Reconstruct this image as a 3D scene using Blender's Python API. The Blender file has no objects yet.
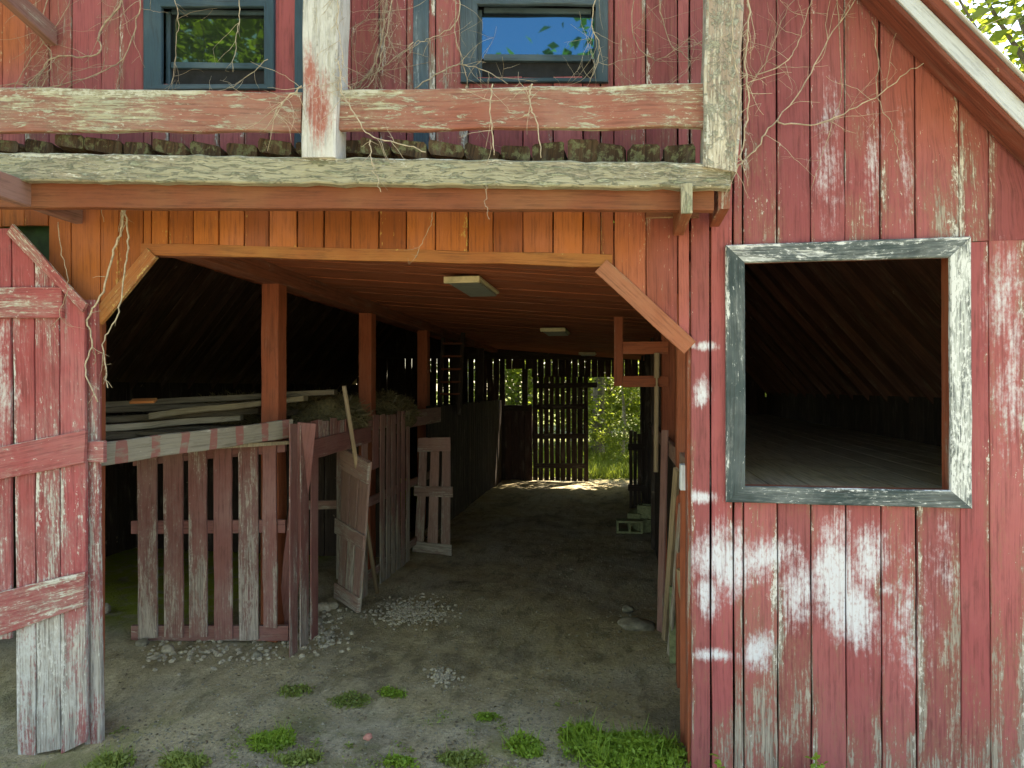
import bpy, math, random
import numpy as np
from mathutils import Vector as V, noise as mnoise
R = random.Random(11)
NR = np.random.default_rng(7)
scene = bpy.context.scene
COL = scene.collection

# ------------------------------------------------------------------ camera
F = 670.0
TH = math.radians(9.32)
CAM = V((0, 0, 2.2))
PITCH = math.radians(0.34)
fwd = V((-math.sin(TH) * math.cos(PITCH), math.cos(TH) * math.cos(PITCH), math.sin(PITCH)))
right = V((math.cos(TH), math.sin(TH), 0))
upv = right.cross(fwd)
def ray(u, v): return fwd + right * ((u - 512) / F) + upv * ((384 - v) / F)
def P(u, v, Y=4.0):
    d = ray(u, v); return CAM + d * (Y / d.y)
def PZ(u, v, Z=0.0):
    d = ray(u, v); return CAM + d * ((Z - CAM.z) / d.z)
def PX(u, v, X):
    d = ray(u, v); return CAM + d * (X / d.x)
cam_d = bpy.data.cameras.new('camera'); cam = bpy.data.objects.new('camera', cam_d); COL.objects.link(cam)
cam.location = CAM; cam.rotation_euler = (math.pi / 2 + PITCH, 0, TH)
cam_d.sensor_width = 36; cam_d.lens = F / 1024 * 36; cam_d.clip_end = 900; cam_d.clip_start = 0.05
scene.camera = cam

# ------------------------------------------------------------------ node helpers
class M:
    def __init__(s, name):
        s.m = bpy.data.materials.new(name); s.m.use_nodes = True
        s.t = s.m.node_tree; s.t.nodes.clear()
        s.out = s.t.nodes.new('ShaderNodeOutputMaterial')
    def n(s, ty, **k):
        x = s.t.nodes.new(ty)
        for a, b in k.items(): setattr(x, a, b)
        return x
    def inp(s, sock, v):
        if isinstance(v, bpy.types.NodeSocket): s.t.links.new(v, sock)
        elif v is not None:
            if sock.type == 'RGBA' and len(v) == 3: v = (*v, 1)
            sock.default_value = v
    def math(s, op, a, b=None, c=None, clamp=False):
        x = s.n('ShaderNodeMath', operation=op, use_clamp=clamp)
        for i, q in enumerate((a, b, c)):
            if q is not None: s.inp(x.inputs[i], q)
        return x.outputs[0]
    def mix(s, f, a, b, mode='MIX'):
        x = s.n('ShaderNodeMix', data_type='RGBA', blend_type=mode)
        s.inp(x.inputs[0], f); s.inp(x.inputs[6], a); s.inp(x.inputs[7], b)
        return x.outputs[2]
    def ramp(s, v, lo, hi, a=0.0, b=1.0):
        x = s.n('ShaderNodeMapRange', interpolation_type='SMOOTHSTEP')
        s.inp(x.inputs[0], v); s.inp(x.inputs[1], lo); s.inp(x.inputs[2], hi)
        s.inp(x.inputs[3], a); s.inp(x.inputs[4], b)
        return x.outputs[0]
    def uv(s): return s.n('ShaderNodeUVMap').outputs[0]
    def pos(s): return s.n('ShaderNodeNewGeometry').outputs['Position']
    def xyz(s, v):
        x = s.n('ShaderNodeSeparateXYZ'); s.inp(x.inputs[0], v); return x.outputs
    def scale(s, v, sc, off=(0, 0, 0)):
        x = s.n('ShaderNodeMapping'); s.inp(x.inputs[0], v)
        x.inputs[3].default_value = sc; x.inputs[1].default_value = off
        return x.outputs[0]
    def noise(s, v, sc=1.0, det=4, rough=.6, dist=0.0):
        x = s.n('ShaderNodeTexNoise'); s.inp(x.inputs['Vector'], v)
        x.inputs['Scale'].default_value = sc; x.inputs['Detail'].default_value = det
        x.inputs['Roughness'].default_value = rough; x.inputs['Distortion'].default_value = dist
        return x.outputs[0]
    def voro(s, v, sc, feat='F1', out=0):
        x = s.n('ShaderNodeTexVoronoi', feature=feat); s.inp(x.inputs['Vector'], v)
        x.inputs['Scale'].default_value = sc
        return x.outputs[out]
    def attr(s, name='bc'):
        x = s.n('ShaderNodeAttribute', attribute_name=name)
        y = s.n('ShaderNodeSeparateColor'); s.t.links.new(x.outputs['Color'], y.inputs[0])
        s.alpha = x.outputs['Alpha']; return y.outputs
    def bump(s, h, st=.4, dist=.01):
        x = s.n('ShaderNodeBump'); x.inputs['Strength'].default_value = st; x.inputs['Distance'].default_value = dist
        s.inp(x.inputs['Height'], h); return x.outputs[0]
    def pbr(s, col, rough=.8, normal=None, spec=.3, metal=0.0):
        b = s.n('ShaderNodeBsdfPrincipled')
        s.inp(b.inputs['Base Color'], col); s.inp(b.inputs['Roughness'], rough)
        b.inputs['Specular IOR Level'].default_value = spec; b.inputs['Metallic'].default_value = metal
        if normal is not None: s.inp(b.inputs['Normal'], normal)
        s.t.links.new(b.outputs[0], s.out.inputs[0]); return b

def blobs(m, lst, add=None, sc=5.0):
    """soft edged stains at given places on the front wall: (x, z, rx, rz, strength)"""
    p = m.pos(); x, y, z = m.xyz(p)
    nn = m.math('ADD', m.math('MULTIPLY', m.noise(m.scale(p, (1, 1, .7)), sc, 7, .72), .75), m.math('MULTIPLY', m.noise(m.scale(p, (26, 1, 5)), 1, 4, .7), .25))
    tot = None
    for (bx, bz, rx, rz, st) in lst:
        a = m.math('POWER', m.math('DIVIDE', m.math('SUBTRACT', x, bx), rx), 2)
        b = m.math('POWER', m.math('DIVIDE', m.math('SUBTRACT', z, bz), rz), 2)
        d = m.math('SQRT', m.math('ADD', a, b))
        v = m.math('MULTIPLY', m.math('SUBTRACT', 1.0, d), st)
        tot = v if tot is None else m.math('MAXIMUM', tot, v)
    q = m.math('ADD', tot, m.math('MULTIPLY', m.math('SUBTRACT', nn, .5), 4.6))
    if add is not None: q = m.math('ADD', q, add)
    return m.ramp(q, -.25, 1.35)

def paint(name, c1, c2, wood=(.27, .25, .21), pale=(.62, .60, .55), wear=.5, speck=.5, lich=0.0, lich_c=(.42, .42, .27),
          low=0.0, stains=None, stain_c=(.62, .64, .69), shelter=None, rough=.72, gscale=1.0, bump=.5, moss=0.0, extra=None, edge=.10, bk=.16, lsc=(14, 7)):
    """old paint on boards: grain runs along each board, paint wears through to grey wood, pale scuffs, lichen"""
    m = M(name); uv = m.uv(); r, g, b = m.attr()[:3]
    grain = m.noise(m.scale(uv, (70 * gscale, 2.2, 1)), 1, 5, .65)
    fine = m.noise(m.scale(uv, (190, 9, 1)), 1, 3, .6)
    patch = m.noise(m.scale(uv, (9, 1.5, 1)), 1, 6, .68, .3)
    patch2 = m.noise(m.scale(uv, (16, 4.5, 1), (5, 9, 0)), 1, 6, .72, .5)
    cloud = m.noise(m.pos(), 1.7, 4, .6)
    spk = m.noise(m.scale(uv, (55, 26, 1)), 1, 4, .7)
    col = m.mix(r, c1, c2)
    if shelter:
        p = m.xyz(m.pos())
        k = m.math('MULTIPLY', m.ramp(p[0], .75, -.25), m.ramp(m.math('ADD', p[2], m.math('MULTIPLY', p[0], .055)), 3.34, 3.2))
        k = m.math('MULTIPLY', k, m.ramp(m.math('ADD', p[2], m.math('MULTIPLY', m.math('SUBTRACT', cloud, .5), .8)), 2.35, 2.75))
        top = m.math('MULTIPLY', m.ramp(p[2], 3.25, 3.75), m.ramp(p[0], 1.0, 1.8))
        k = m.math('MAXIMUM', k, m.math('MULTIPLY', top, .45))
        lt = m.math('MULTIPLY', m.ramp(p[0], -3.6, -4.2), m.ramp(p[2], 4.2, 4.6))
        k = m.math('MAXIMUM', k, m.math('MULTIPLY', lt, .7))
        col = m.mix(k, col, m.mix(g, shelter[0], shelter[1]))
    else: k = None
    # fading: chalky lighter zones, dark streaks
    col = m.mix(m.ramp(cloud, .35, .75, 0, .35), col, m.mix(.5, col, (.50, .22, .21)) if shelter else m.mix(.5, col, pale))
    dk = m.mix(.62, col, (0.02, .012, .01))
    col = m.mix(m.ramp(m.math('ADD', m.math('MULTIPLY', grain, .6), m.math('MULTIPLY', patch2, .4)), .54, .34, 0, .75), col, dk)
    # worn to wood
    wz = m.math('ADD', m.math('ADD', m.math('MULTIPLY', patch, .5), m.math('MULTIPLY', grain, .25)), m.math('MULTIPLY', spk, .25))
    zone = m.math('MULTIPLY', m.math('SUBTRACT', m.noise(m.scale(m.pos(), (1.3, 1.3, .8), (7, 3, 1)), 1, 3), .5), .34)
    wz = m.math('ADD', wz, zone)
    wz = m.math('ADD', wz, m.math('MULTIPLY', m.math('SUBTRACT', fine, .5), .22))
    wz = m.math('ADD', wz, m.math('MULTIPLY', m.math('SUBTRACT', patch2, .5), .22))
    wz = m.math('ADD', wz, m.math('MULTIPLY', m.math('SUBTRACT', b, .5), bk))
    al = m.alpha
    sd_ = m.math('GREATER_THAN', g, .5)
    ed = m.math('ABSOLUTE', m.math('SUBTRACT', al, m.math('MULTIPLY', sd_, 1.0)))
    ew = m.math('MULTIPLY', m.ramp(ed, .30, .0, 0, edge), m.ramp(m.noise(m.scale(uv, (1.5, 1.4, 1), (2, 7, 0)), 1, 3), .42, .62))
    wz = m.math('ADD', wz, ew)
    if low:
        z = m.xyz(m.pos())[2]
        wz = m.math('ADD', wz, m.ramp(z, 1.5, -.1, 0, low))
    col = m.mix(1.0, col, m.mix(g, (.80, .80, .80), (1.12, 1.12, 1.12)), 'MULTIPLY')
    wcol = m.mix(m.ramp(m.math('ADD', m.math('MULTIPLY', grain, .6), m.math('MULTIPLY', fine, .4)), .36, .62), tuple(q * .45 for q in wood), tuple(min(1, q * 1.45) for q in wood))
    t = .735 - .28 * wear
    if k is not None: wz = m.math('SUBTRACT', wz, m.math('MULTIPLY', k, .10))
    wm = m.ramp(wz, t - .015, t + .05)
    if k is None: col = m.mix(m.ramp(wz, t - .10, t, 0, .5), col, m.mix(.55, col, tuple(q * .8 for q in wood)))
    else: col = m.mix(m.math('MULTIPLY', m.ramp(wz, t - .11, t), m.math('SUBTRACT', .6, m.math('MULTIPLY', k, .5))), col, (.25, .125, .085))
    col = m.mix(m.math('MULTIPLY', wm, .9), col, wcol)
    # pale scuffs / chips of primer
    sp = m.math('ADD', m.math('ADD', m.math('MULTIPLY', spk, .5), m.math('MULTIPLY', patch2, .3)), m.math('MULTIPLY', fine, .2))
    sp = m.math('ADD', sp, m.math('MULTIPLY', zone, .55)); sp = m.math('ADD', sp, m.math('MULTIPLY', m.math('SUBTRACT', b, .5), bk * .5)); sp = m.math('ADD', sp, m.math('MULTIPLY', ew, .7))
    t2 = .735 - .26 * speck
    sm = m.ramp(sp, t2, t2 + .025)
    pcol = pale
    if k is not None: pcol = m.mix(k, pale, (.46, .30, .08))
    col = m.mix(m.math('MULTIPLY', sm, .85), col, pcol)
    if lich:
        l1 = m.noise(m.scale(uv, (lsc[1] * 2, lsc[0], 1), (3, 1, 0)), 1, 7, .78, .4)
        lm = m.ramp(l1, .72 - .34 * lich, .78 - .34 * lich)
        lc = m.mix(m.noise(m.pos(), 9, 3), lich_c, (.60, .61, .50))
        col = m.mix(lm, col, m.mix(m.noise(m.pos(), 60, 3), m.mix(.5, lc, (.05, .05, .03)), lc))
    else: lm = None
    if stains:
        st = blobs(m, stains, m.math('ADD', m.math('MULTIPLY', m.math('SUBTRACT', grain, .5), 2.2), m.math('MULTIPLY', m.math('SUBTRACT', spk, .5), 1.8)))
        col = m.mix(m.math('MULTIPLY', m.math('MULTIPLY', st, m.ramp(grain, .3, .5, .6, 1)), m.ramp(spk, .34, .5, .6, 1)), col, stain_c)
    if extra: col = extra(m, col)
    if moss:
        nz = m.xyz(m.n('ShaderNodeNewGeometry').outputs['Normal'])[2]
        mm = m.math('MULTIPLY', m.ramp(nz, .2, .8), m.ramp(m.noise(m.pos(), 14, 5, .7), .62 - .3 * moss, .7 - .3 * moss))
        col = m.mix(mm, col, (.09, .11, .035))
    h = m.math('ADD', m.math('MULTIPLY', grain, .6), m.math('MULTIPLY', fine, .3))
    h = m.math('SUBTRACT', h, m.math('MULTIPLY', wm, .35))
    if lm is not None: h = m.math('ADD', h, m.math('MULTIPLY', m.math('MULTIPLY', lm, m.noise(m.pos(), 80, 3)), .9))
    m.pbr(col, rough, m.bump(h, bump, .012), .25)
    return m.m

def wood(name, c1, c2, rough=.85, dark=.6, bump=.5, moss=0.0):
    m = M(name); uv = m.uv(); r, g, b = m.attr()[:3]
    grain = m.noise(m.scale(uv, (60, 2, 1)), 1, 5, .65)
    pt = m.noise(m.scale(uv, (8, 2.0, 1)), 1, 5, .65, .3)
    col = m.mix(r, c1, c2)
    col = m.mix(m.ramp(grain, .62, .3, 0, dark), col, (.012, .009, .007))
    col = m.mix(m.ramp(pt, .5, .75, 0, .45), col, m.mix(.5, col, (.33, .30, .25)))
    col = m.mix(m.ramp(m.noise(m.scale(m.pos(), (1, 1.6, 1)), 1.8, 5, .7), .5, .72, 0, .55), col, m.mix(.6, col, (.02, .014, .01)))
    col = m.mix(m.ramp(m.noise(m.pos(), 9, 4, .7), .68, .72, 0, .5), col, (.34, .28, .2))
    if moss:
        mm = m.ramp(m.noise(m.pos(), 18, 6, .72), .62 - .3 * moss, .72 - .3 * moss)
        col = m.mix(mm, col, m.mix(m.noise(m.pos(), 70, 2), (.05, .055, .02), (.20, .20, .12)))
    m.pbr(col, rough, m.bump(m.math('ADD', grain, m.math('MULTIPLY', pt, .5)), bump, .01), .2)
    return m.m

MT = {}
bl = [P(x, y) for x, y in ()]
def st(u, v, ru, rv, s):
    a = P(u, v); b = P(u + ru, v); c = P(u, v + rv)
    return (a.x, a.z, abs(b.x - a.x), abs(c.z - a.z), s)
front_stains = [st(722, 560, 34, 40, 1.9), st(708, 592, 14, 28, 1.6), st(765, 556, 34, 22, 1.4), st(835, 575, 26, 62, 2.0), st(850, 612, 34, 40, 1.6),
                st(800, 590, 30, 34, 1.2), st(868, 560, 20, 36, 1.1), st(885, 590, 12, 9, 1.2), st(758, 650, 16, 22, 1.5), st(1000, 300, 16, 40, .8), st(1012, 370, 14, 60, .7),
                st(700, 497, 18, 7, 1.7), st(712, 655, 26, 7, 1.4), st(672, 345, 46, 5, 1.8), st(703, 395, 9, 14, 1.2), st(705, 346, 16, 6, 2.0), st(872, 160, 7, 40, .55), st(905, 185, 6, 40, .6), st(830, 160, 12, 40, .4),
                st(905, 620, 18, 45, .4), st(945, 565, 9, 28, .6)]
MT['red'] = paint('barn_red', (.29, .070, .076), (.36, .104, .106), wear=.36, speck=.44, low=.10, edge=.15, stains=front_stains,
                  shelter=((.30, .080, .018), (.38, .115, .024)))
MT['trim_orange'] = paint('sheltered_trim', (.30, .10, .030), (.36, .125, .036), pale=(.56, .40, .12), wood=(.30, .20, .10), wear=.40, speck=.5)
MT['under'] = paint('under_deck_brown', (.21, .065, .032), (.25, .08, .04), pale=(.45, .33, .16), wood=(.30, .20, .12), wear=.3, speck=.36)
MT['corner'] = paint('corner_trim_rust', (.26, .085, .045), (.30, .10, .05), pale=(.50, .36, .24), wood=(.30, .20, .13), wear=.48, speck=.5, edge=.15)
MT['jamb'] = paint('jamb_red', (.26, .06, .03), (.33, .085, .04), pale=(.5, .3, .15), wear=.3, speck=.3)
MT['door'] = paint('door_red', (.36, .075, .075), (.40, .09, .095), wood=(.36, .35, .31), wear=.5, speck=.56, low=.15, edge=.14,
                   stains=[(P(15, 380).x, P(15, 380).z, .18, .5, .9), (P(50, 640).x, P(50, 640).z, .22, .45, .9), (P(40, 700).x, P(40, 700).z, .3, .3, .4), (P(10, 610).x, P(10, 610).z, .2, .3, .6)], stain_c=(.55, .56, .54))
MT['door_batten'] = paint('batten_red', (.36, .08, .08), (.38, .09, .09), wood=(.40, .39, .32), wear=.55, speck=.55)
MT['rail'] = paint('rail_paint', (.29, .105, .075), (.33, .12, .085), wood=(.34, .33, .23), pale=(.52, .51, .42), wear=.54, speck=.52, lich=.50, edge=.2, lsc=(5, 14))
MT['beam'] = paint('deck_beam_lichen', (.40, .38, .26), (.42, .40, .28), wood=(.30, .26, .19), pale=(.58, .58, .48), wear=.66, speck=.64, lich=.58, lich_c=(.24, .27, .11), bump=1.0, lsc=(6, 22), edge=.16)
MT['postw'] = paint('post_flaking_white', (.60, .60, .57), (.64, .64, .61), wood=(.36, .34, .28), pale=(.75, .75, .72), wear=.55, speck=.5, bump=.9, stain_c=(.36, .13, .10), stains=[(P(320, 110, 3.48).x - .01, P(320, 110, 3.48).z, .085, .22, 2.0), (P(310, 75, 3.48).x, P(310, 75, 3.48).z, .04, .15, 1.2)])
MT['postg'] = paint('post_grey_lichen', (.40, .29, .22), (.42, .31, .24), wood=(.42, .39, .31), pale=(.62, .62, .55), wear=.62, speck=.55, lich=.6, lich_c=(.45, .44, .32), bump=.9)
MT['frame'] = paint('frame_dark_teal', (.024, .048, .052), (.032, .058, .062), wood=(.42, .45, .44), pale=(.70, .73, .73), wear=.58, speck=.62, rough=.6, edge=.13, bk=.26)
MT['frame_dark'] = paint('frame_dark_blue', (.030, .065, .088), (.038, .075, .10), wood=(.22, .26, .28), pale=(.4, .45, .47), wear=.18, speck=.22, rough=.6)
MT['fascia'] = paint('fascia_white', (.62, .66, .68), (.66, .70, .72), wood=(.40, .36, .31), pale=(.78, .8, .8), wear=.34, speck=.35)
MT['fascia_brown'] = wood('rake_brown', (.20, .055, .035), (.25, .075, .045), dark=.5)
MT['metal_edge'] = paint('drip_edge_pale', (.60, .60, .58), (.62, .62, .6), wood=(.3, .2, .14), wear=.3, speck=.3)
MT['roofw'] = wood('roof_boards_old', (.09, .042, .029), (.15, .066, .045))
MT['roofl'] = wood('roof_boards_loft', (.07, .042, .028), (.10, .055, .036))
MT['shingle'] = wood('shingle_grey', (.10, .09, .08), (.14, .12, .1))
MT['ceil'] = wood('ceiling_red_brown', (.27, .078, .034), (.36, .105, .045), dark=.55)
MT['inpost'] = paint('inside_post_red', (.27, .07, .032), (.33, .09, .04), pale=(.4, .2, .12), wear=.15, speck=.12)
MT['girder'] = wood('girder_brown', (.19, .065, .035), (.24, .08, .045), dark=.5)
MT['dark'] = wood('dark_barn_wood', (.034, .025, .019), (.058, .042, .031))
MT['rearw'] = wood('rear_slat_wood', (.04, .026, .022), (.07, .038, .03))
MT['fence'] = paint('fence_red_faded', (.19, .07, .06), (.24, .10, .085), wood=(.28, .245, .205), pale=(.46, .37, .33), wear=.40, speck=.44, low=.11, edge=.12)
MT['fence_brown'] = paint('fence_brown', (.25, .125, .10), (.28, .145, .12), wood=(.28, .25, .2), pale=(.4, .33, .28), wear=.4, speck=.25, low=.14)
MT['gate'] = paint('gate_brown', (.27, .15, .115), (.31, .18, .14), wood=(.30, .27, .215), pale=(.45, .38, .3), wear=.5, speck=.3, low=.16)
def stripes(m, col):
    v = m.xyz(m.uv())[1]
    f = m.math('FRACT', m.math('ADD', m.math('MULTIPLY', v, 4.6), m.math('MULTIPLY', m.noise(m.scale(m.uv(), (2, 3, 1)), 1, 2), .5)))
    return m.mix(m.math('MULTIPLY', m.math('GREATER_THAN', f, .70), m.ramp(m.noise(m.scale(m.uv(), (20, 8, 1)), 1, 4), .34, .52, .15, .85)), col, (.24, .085, .075))
MT['striped'] = paint('striped_beam', (.25, .225, .175), (.25, .225, .175), wood=(.30, .28, .24), pale=(.5, .48, .42), wear=.45, speck=.4, extra=stripes)
MT['greywood'] = wood('grey_weathered_lumber', (.085, .068, .044), (.15, .122, .08), dark=.6)
MT['loftfloor'] = wood('loft_floor_grey', (.34, .29, .2), (.42, .36, .25), dark=.5)
MT['tan'] = wood('tan_stick', (.34, .25, .15), (.38, .28, .17), dark=.35)
MT['lumber_tan'] = wood('lumber_tan', (.17, .14, .085), (.2, .165, .1), dark=.5)
MT['rot'] = wood('rotten_deck', (.055, .033, .019), (.10, .062, .036), dark=.8, bump=1.0, moss=.42)
def plainmat(name, c, rough=.6, var=.25, sc=14, spec=.3):
    m = M(name); n = m.noise(m.pos(), sc, 5, .65)
    col = m.mix(m.ramp(n, .3, .7), tuple(q * (1 - var) for q in c), tuple(min(1, q * (1 + var)) for q in c))
    m.pbr(col, rough, m.bump(n, .25, .01), spec); return m.m
MT['lamp'] = plainmat('lamp_housing', (.50, .44, .27), .5, .2)
MT['diff'] = plainmat('lamp_diffuser', (.20, .22, .19), .4, .2)
MT['block'] = plainmat('concrete_block', (.19, .205, .10), .95, .3, 25)
MT['rock'] = plainmat('rock_grey', (.21, .19, .135), .95, .4, 12)
MT['rockpale'] = plainmat('rock_pale', (.36, .315, .23), .95, .35, 16)
MT['brick'] = plainmat('brick_shard', (.45, .20, .15), .95, .25, 30)
MT['green_board'] = plainmat('green_board', (.016, .045, .012), .7, .4, 9)
MT['hay'] = plainmat('hay', (.09, .075, .035), .95, .5, 40)
MT['vine'] = plainmat('vine_bark', (.36, .28, .20), .9, .35, 30)
MT['vine_pale'] = plainmat('vine_bark_pale', (.43, .36, .26), .9, .3, 30)
MT['bark'] = plainmat('bark', (.17, .145, .11), .95, .4, 7)
MT['bark_pale'] = plainmat('bark_pale', (.33, .29, .23), .95, .3, 7)
MT['rust'] = plainmat('rusty_iron', (.10, .05, .03), .7, .4, 40)
MT['room_dark_paint'] = plainmat('painted_dark_room', (.02, .02, .022), .9)  # near-black paint standing in for dark reflections and the unlit room
def leafmat(name, c1, c2, tr=.5):
    m = M(name); r, g, b = m.attr()[:3]
    col = m.mix(r, c1, c2)
    d = m.n('ShaderNodeBsdfPrincipled'); m.inp(d.inputs['Base Color'], col); d.inputs['Roughness'].default_value = .5
    d.inputs['Specular IOR Level'].default_value = .3
    t = m.n('ShaderNodeBsdfTranslucent'); m.inp(t.inputs[0], m.mix(.6, col, (.42, .50, .05), 'MIX'))
    a = m.n('ShaderNodeMixShader'); a.inputs[0].default_value = tr
    m.t.links.new(d.outputs[0], a.inputs[1]); m.t.links.new(t.outputs[0], a.inputs[2])
    m.t.links.new(a.outputs[0], m.out.inputs[0]); return m.m
MT['leaf'] = leafmat('leaf_green', (.07, .12, .022), (.17, .21, .045), .55)
MT['leafdark'] = leafmat('leaf_dark', (.035, .075, .02), (.08, .13, .03), .35)
MT['weed'] = leafmat('weed_green', (.14, .25, .025), (.24, .36, .05), .35)
MT['weedpale'] = leafmat('weed_dull', (.14, .19, .04), (.23, .28, .08), .3)
MT['grass'] = leafmat('grass_sunny', (.10, .15, .02), (.20, .24, .05), .4)
MT['straw'] = leafmat('straw_strands', (.08, .068, .034), (.16, .13, .065), .1)
def glassmat(name, tint):
    m = M(name); n = m.noise(m.pos(), 2.2, 2)
    gl = m.n('ShaderNodeBsdfPrincipled'); m.inp(gl.inputs['Base Color'], (.012, .014, .016)); m.inp(gl.inputs['Specular Tint'], tint)
    gl.inputs['Roughness'].default_value = .02; gl.inputs['IOR'].default_value = 2.6
    m.inp(gl.inputs['Normal'], m.bump(n, .03, .02))
    m.t.links.new(gl.outputs[0], m.out.inputs[0]); return m.m
MT['glass'] = glassmat('leaf_tinted_window_glass', (.32, .55, .28)); MT['glass_sky_tint'] = glassmat('sky_tinted_window_glass', (.16, .62, 1))  # tints put the reflected leaf green and sky blue into the panes

# ------------------------------------------------------------------ mesh builder
AL = (0, 1, 1, 1, 1, 0, 0, 0)          # where a corner lies across its board
class MB:
    def __init__(s): s.v = []; s.f = []; s.uv = []; s.c = []
    def face(s, idx, uvs, c, al=None):
        s.f.append(idx); s.uv.extend(uvs)
        s.c.extend([c] * len(idx) if al is None else [(c[0], c[1], c[2], a) for a in al])
    def plank(s, a0, b0, a1, b1, n, t, jit=.003, ch=.003, seg=None, endjit=0.0, c=None, freq=3.0):
        """board whose front face has the corners a0,b0 (start) a1,b1 (end); t = thickness behind that face"""
        a0, b0, a1, b1 = V(a0), V(b0), V(a1), V(b1); n = V(n).normalized()
        L = ((a1 - a0).length + (b1 - b0).length) / 2
        if L < .004: return s
        seg = seg or max(1, min(14, int(L / .22)))
        c = c or (R.random(), R.random(), R.random(), 1)
        ou, ov = R.uniform(0, 40), R.uniform(0, 90)
        base = len(s.v); so = R.uniform(0, 100)
        rings = []
        for i in range(seg + 1):
            q = i / seg
            A = a0.lerp(a1, q); B = b0.lerp(b1, q); W = (B - A); wl = W.length or 1e-4; w = W / wl
            ja = jit * mnoise.noise(V((so, q * L * freq, 0))) * 2; jb = jit * mnoise.noise(V((so + 31, q * L * freq, 0))) * 2
            A = A + w * ja; B = B + w * jb
            wl = (B - A).length
            k = min(ch, wl * .3, t * .3)
            if i in (0, seg) and endjit:
                d = (a1 - a0).normalized() * (endjit * R.uniform(-1, 1)); A = A + d; B = B + (a1 - a0).normalized() * (endjit * R.uniform(-1, 1))
            bk = -n * t
            rg = [A + w * k, B - w * k, B - n * k, B + bk + n * k, B + bk - w * k, A + bk + w * k, A + bk + n * k, A - n * k]
            s.v.extend(rg)
            us = [0, wl, wl + .004, wl + t, wl + t + .004, 2 * wl + t, 2 * wl + t + .004, 2 * wl + 2 * t, 2 * wl + 2 * t + .004]
            rings.append((base + i * 8, us, ov + q * L))
        for i in range(seg):
            r0, u0, v0 = rings[i]; r1, u1, v1 = rings[i + 1]
            for j in range(8):
                j2 = (j + 1) % 8
                s.face((r0 + j, r0 + j2, r1 + j2, r1 + j), [(ou + u0[j], v0), (ou + u0[j + 1], v0), (ou + u1[j + 1], v1), (ou + u1[j], v1)], c, (AL[j], AL[j2], AL[j2], AL[j]))
        for (r0, u0, v0), rev in ((rings[0], True), (rings[-1], False)):
            ids = [r0 + j for j in range(8)]
            wl = u0[1]
            cu = [(ou + 0, v0), (ou + wl, v0), (ou + wl, v0 + .01), (ou + wl, v0 + t), (ou + wl, v0 + t), (ou, v0 + t), (ou, v0 + t), (ou, v0 + .01)]
            if rev: ids = ids[::-1]; cu = cu[::-1]
            s.face(tuple(ids), cu, c)
        return s
    def beam(s, p0, p1, w, t, n=(0, -1, 0), **k):
        """centre line of the front face, width w, thickness t behind it"""
        p0, p1 = V(p0), V(p1); L = (p1 - p0).normalized(); n = V(n); n = (n - L * n.dot(L)).normalized()
        W = n.cross(L)
        return s.plank(p0 - W * w / 2, p0 + W * w / 2, p1 - W * w / 2, p1 + W * w / 2, n, t, **k)
    def box(s, x0, x1, y0, y1, z0, z1, **k):
        """upright post or box, long axis chosen automatically"""
        d = (x1 - x0, y1 - y0, z1 - z0); a = d.index(max(d))
        if a == 2: return s.plank((x0, y0, z0), (x1, y0, z0), (x0, y0, z1), (x1, y0, z1), (0, -1, 0), y1 - y0, **k)
        if a == 0: return s.plank((x0, y0, z1), (x0, y0, z0), (x1, y0, z1), (x1, y0, z0), (0, -1, 0), y1 - y0, **k)
        return s.plank((x0, y0, z1), (x1, y0, z1), (x0, y1, z1), (x1, y1, z1), (0, 0, 1), z1 - z0, **k)
    def tube(s, pts, r0, r1=None, sides=6, jit=0.0, c=None):
        r1 = r0 if r1 is None else r1; pts = [V(p) for p in pts]; c = c or (R.random(), R.random(), R.random(), 1)
        base = len(s.v); n = len(pts); prev = None; L = 0
        for i, p in enumerate(pts):
            t = (pts[min(i + 1, n - 1)] - pts[max(i - 1, 0)])
            t = t.normalized() if t.length > 1e-6 else V((0, 0, 1))
            if prev is None: prev = t.orthogonal().normalized()
            prev = (prev - t * prev.dot(t)); prev = prev.normalized() if prev.length > 1e-6 else t.orthogonal().normalized()
            bt = t.cross(prev); q = i / max(1, n - 1); r = r0 + (r1 - r0) * q
            for j in range(sides):
                a = 2 * math.pi * j / sides; rr = r * (1 + jit * R.uniform(-1, 1))
                s.v.append(p + prev * math.cos(a) * rr + bt * math.sin(a) * rr)
        for i in range(n - 1):
            L2 = L + (pts[i + 1] - pts[i]).length
            for j in range(sides):
                j2 = (j + 1) % sides
                s.face((base + i * sides + j, base + i * sides + j2, base + (i + 1) * sides + j2, base + (i + 1) * sides + j),
                       [(j * .03, L), (j * .03 + .03, L), (j * .03 + .03, L2), (j * .03, L2)], c)
            L = L2
        s.face(tuple(base + j for j in range(sides))[::-1], [(0, 0)] * sides, c)
        s.face(tuple(base + (n - 1) * sides + j for j in range(sides)), [(0, 0)] * sides, c)
        return s
    def rock(s, p, rx, ry, rz, sub=2, amp=.3):
        ico = _ico(sub); base = len(s.v); o = V((R.uniform(0, 99), R.uniform(0, 99), 0)); c = (R.random(), R.random(), R.random(), 1)
        a = R.uniform(0, 6.3); ca, sa = math.cos(a), math.sin(a)
        for q in ico[0]:
            k = 1 + amp * mnoise.noise(q * 1.1 + o) + amp * .4 * mnoise.noise(q * 3 + o)
            x, y, z = q.x * rx * k, q.y * ry * k, q.z * rz * k
            s.v.append(V((p[0] + x * ca - y * sa, p[1] + x * sa + y * ca, p[2] + z)))
        for f in ico[1]: s.face(tuple(base + i for i in f), [(0, 0)] * 3, c)
        return s
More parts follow.
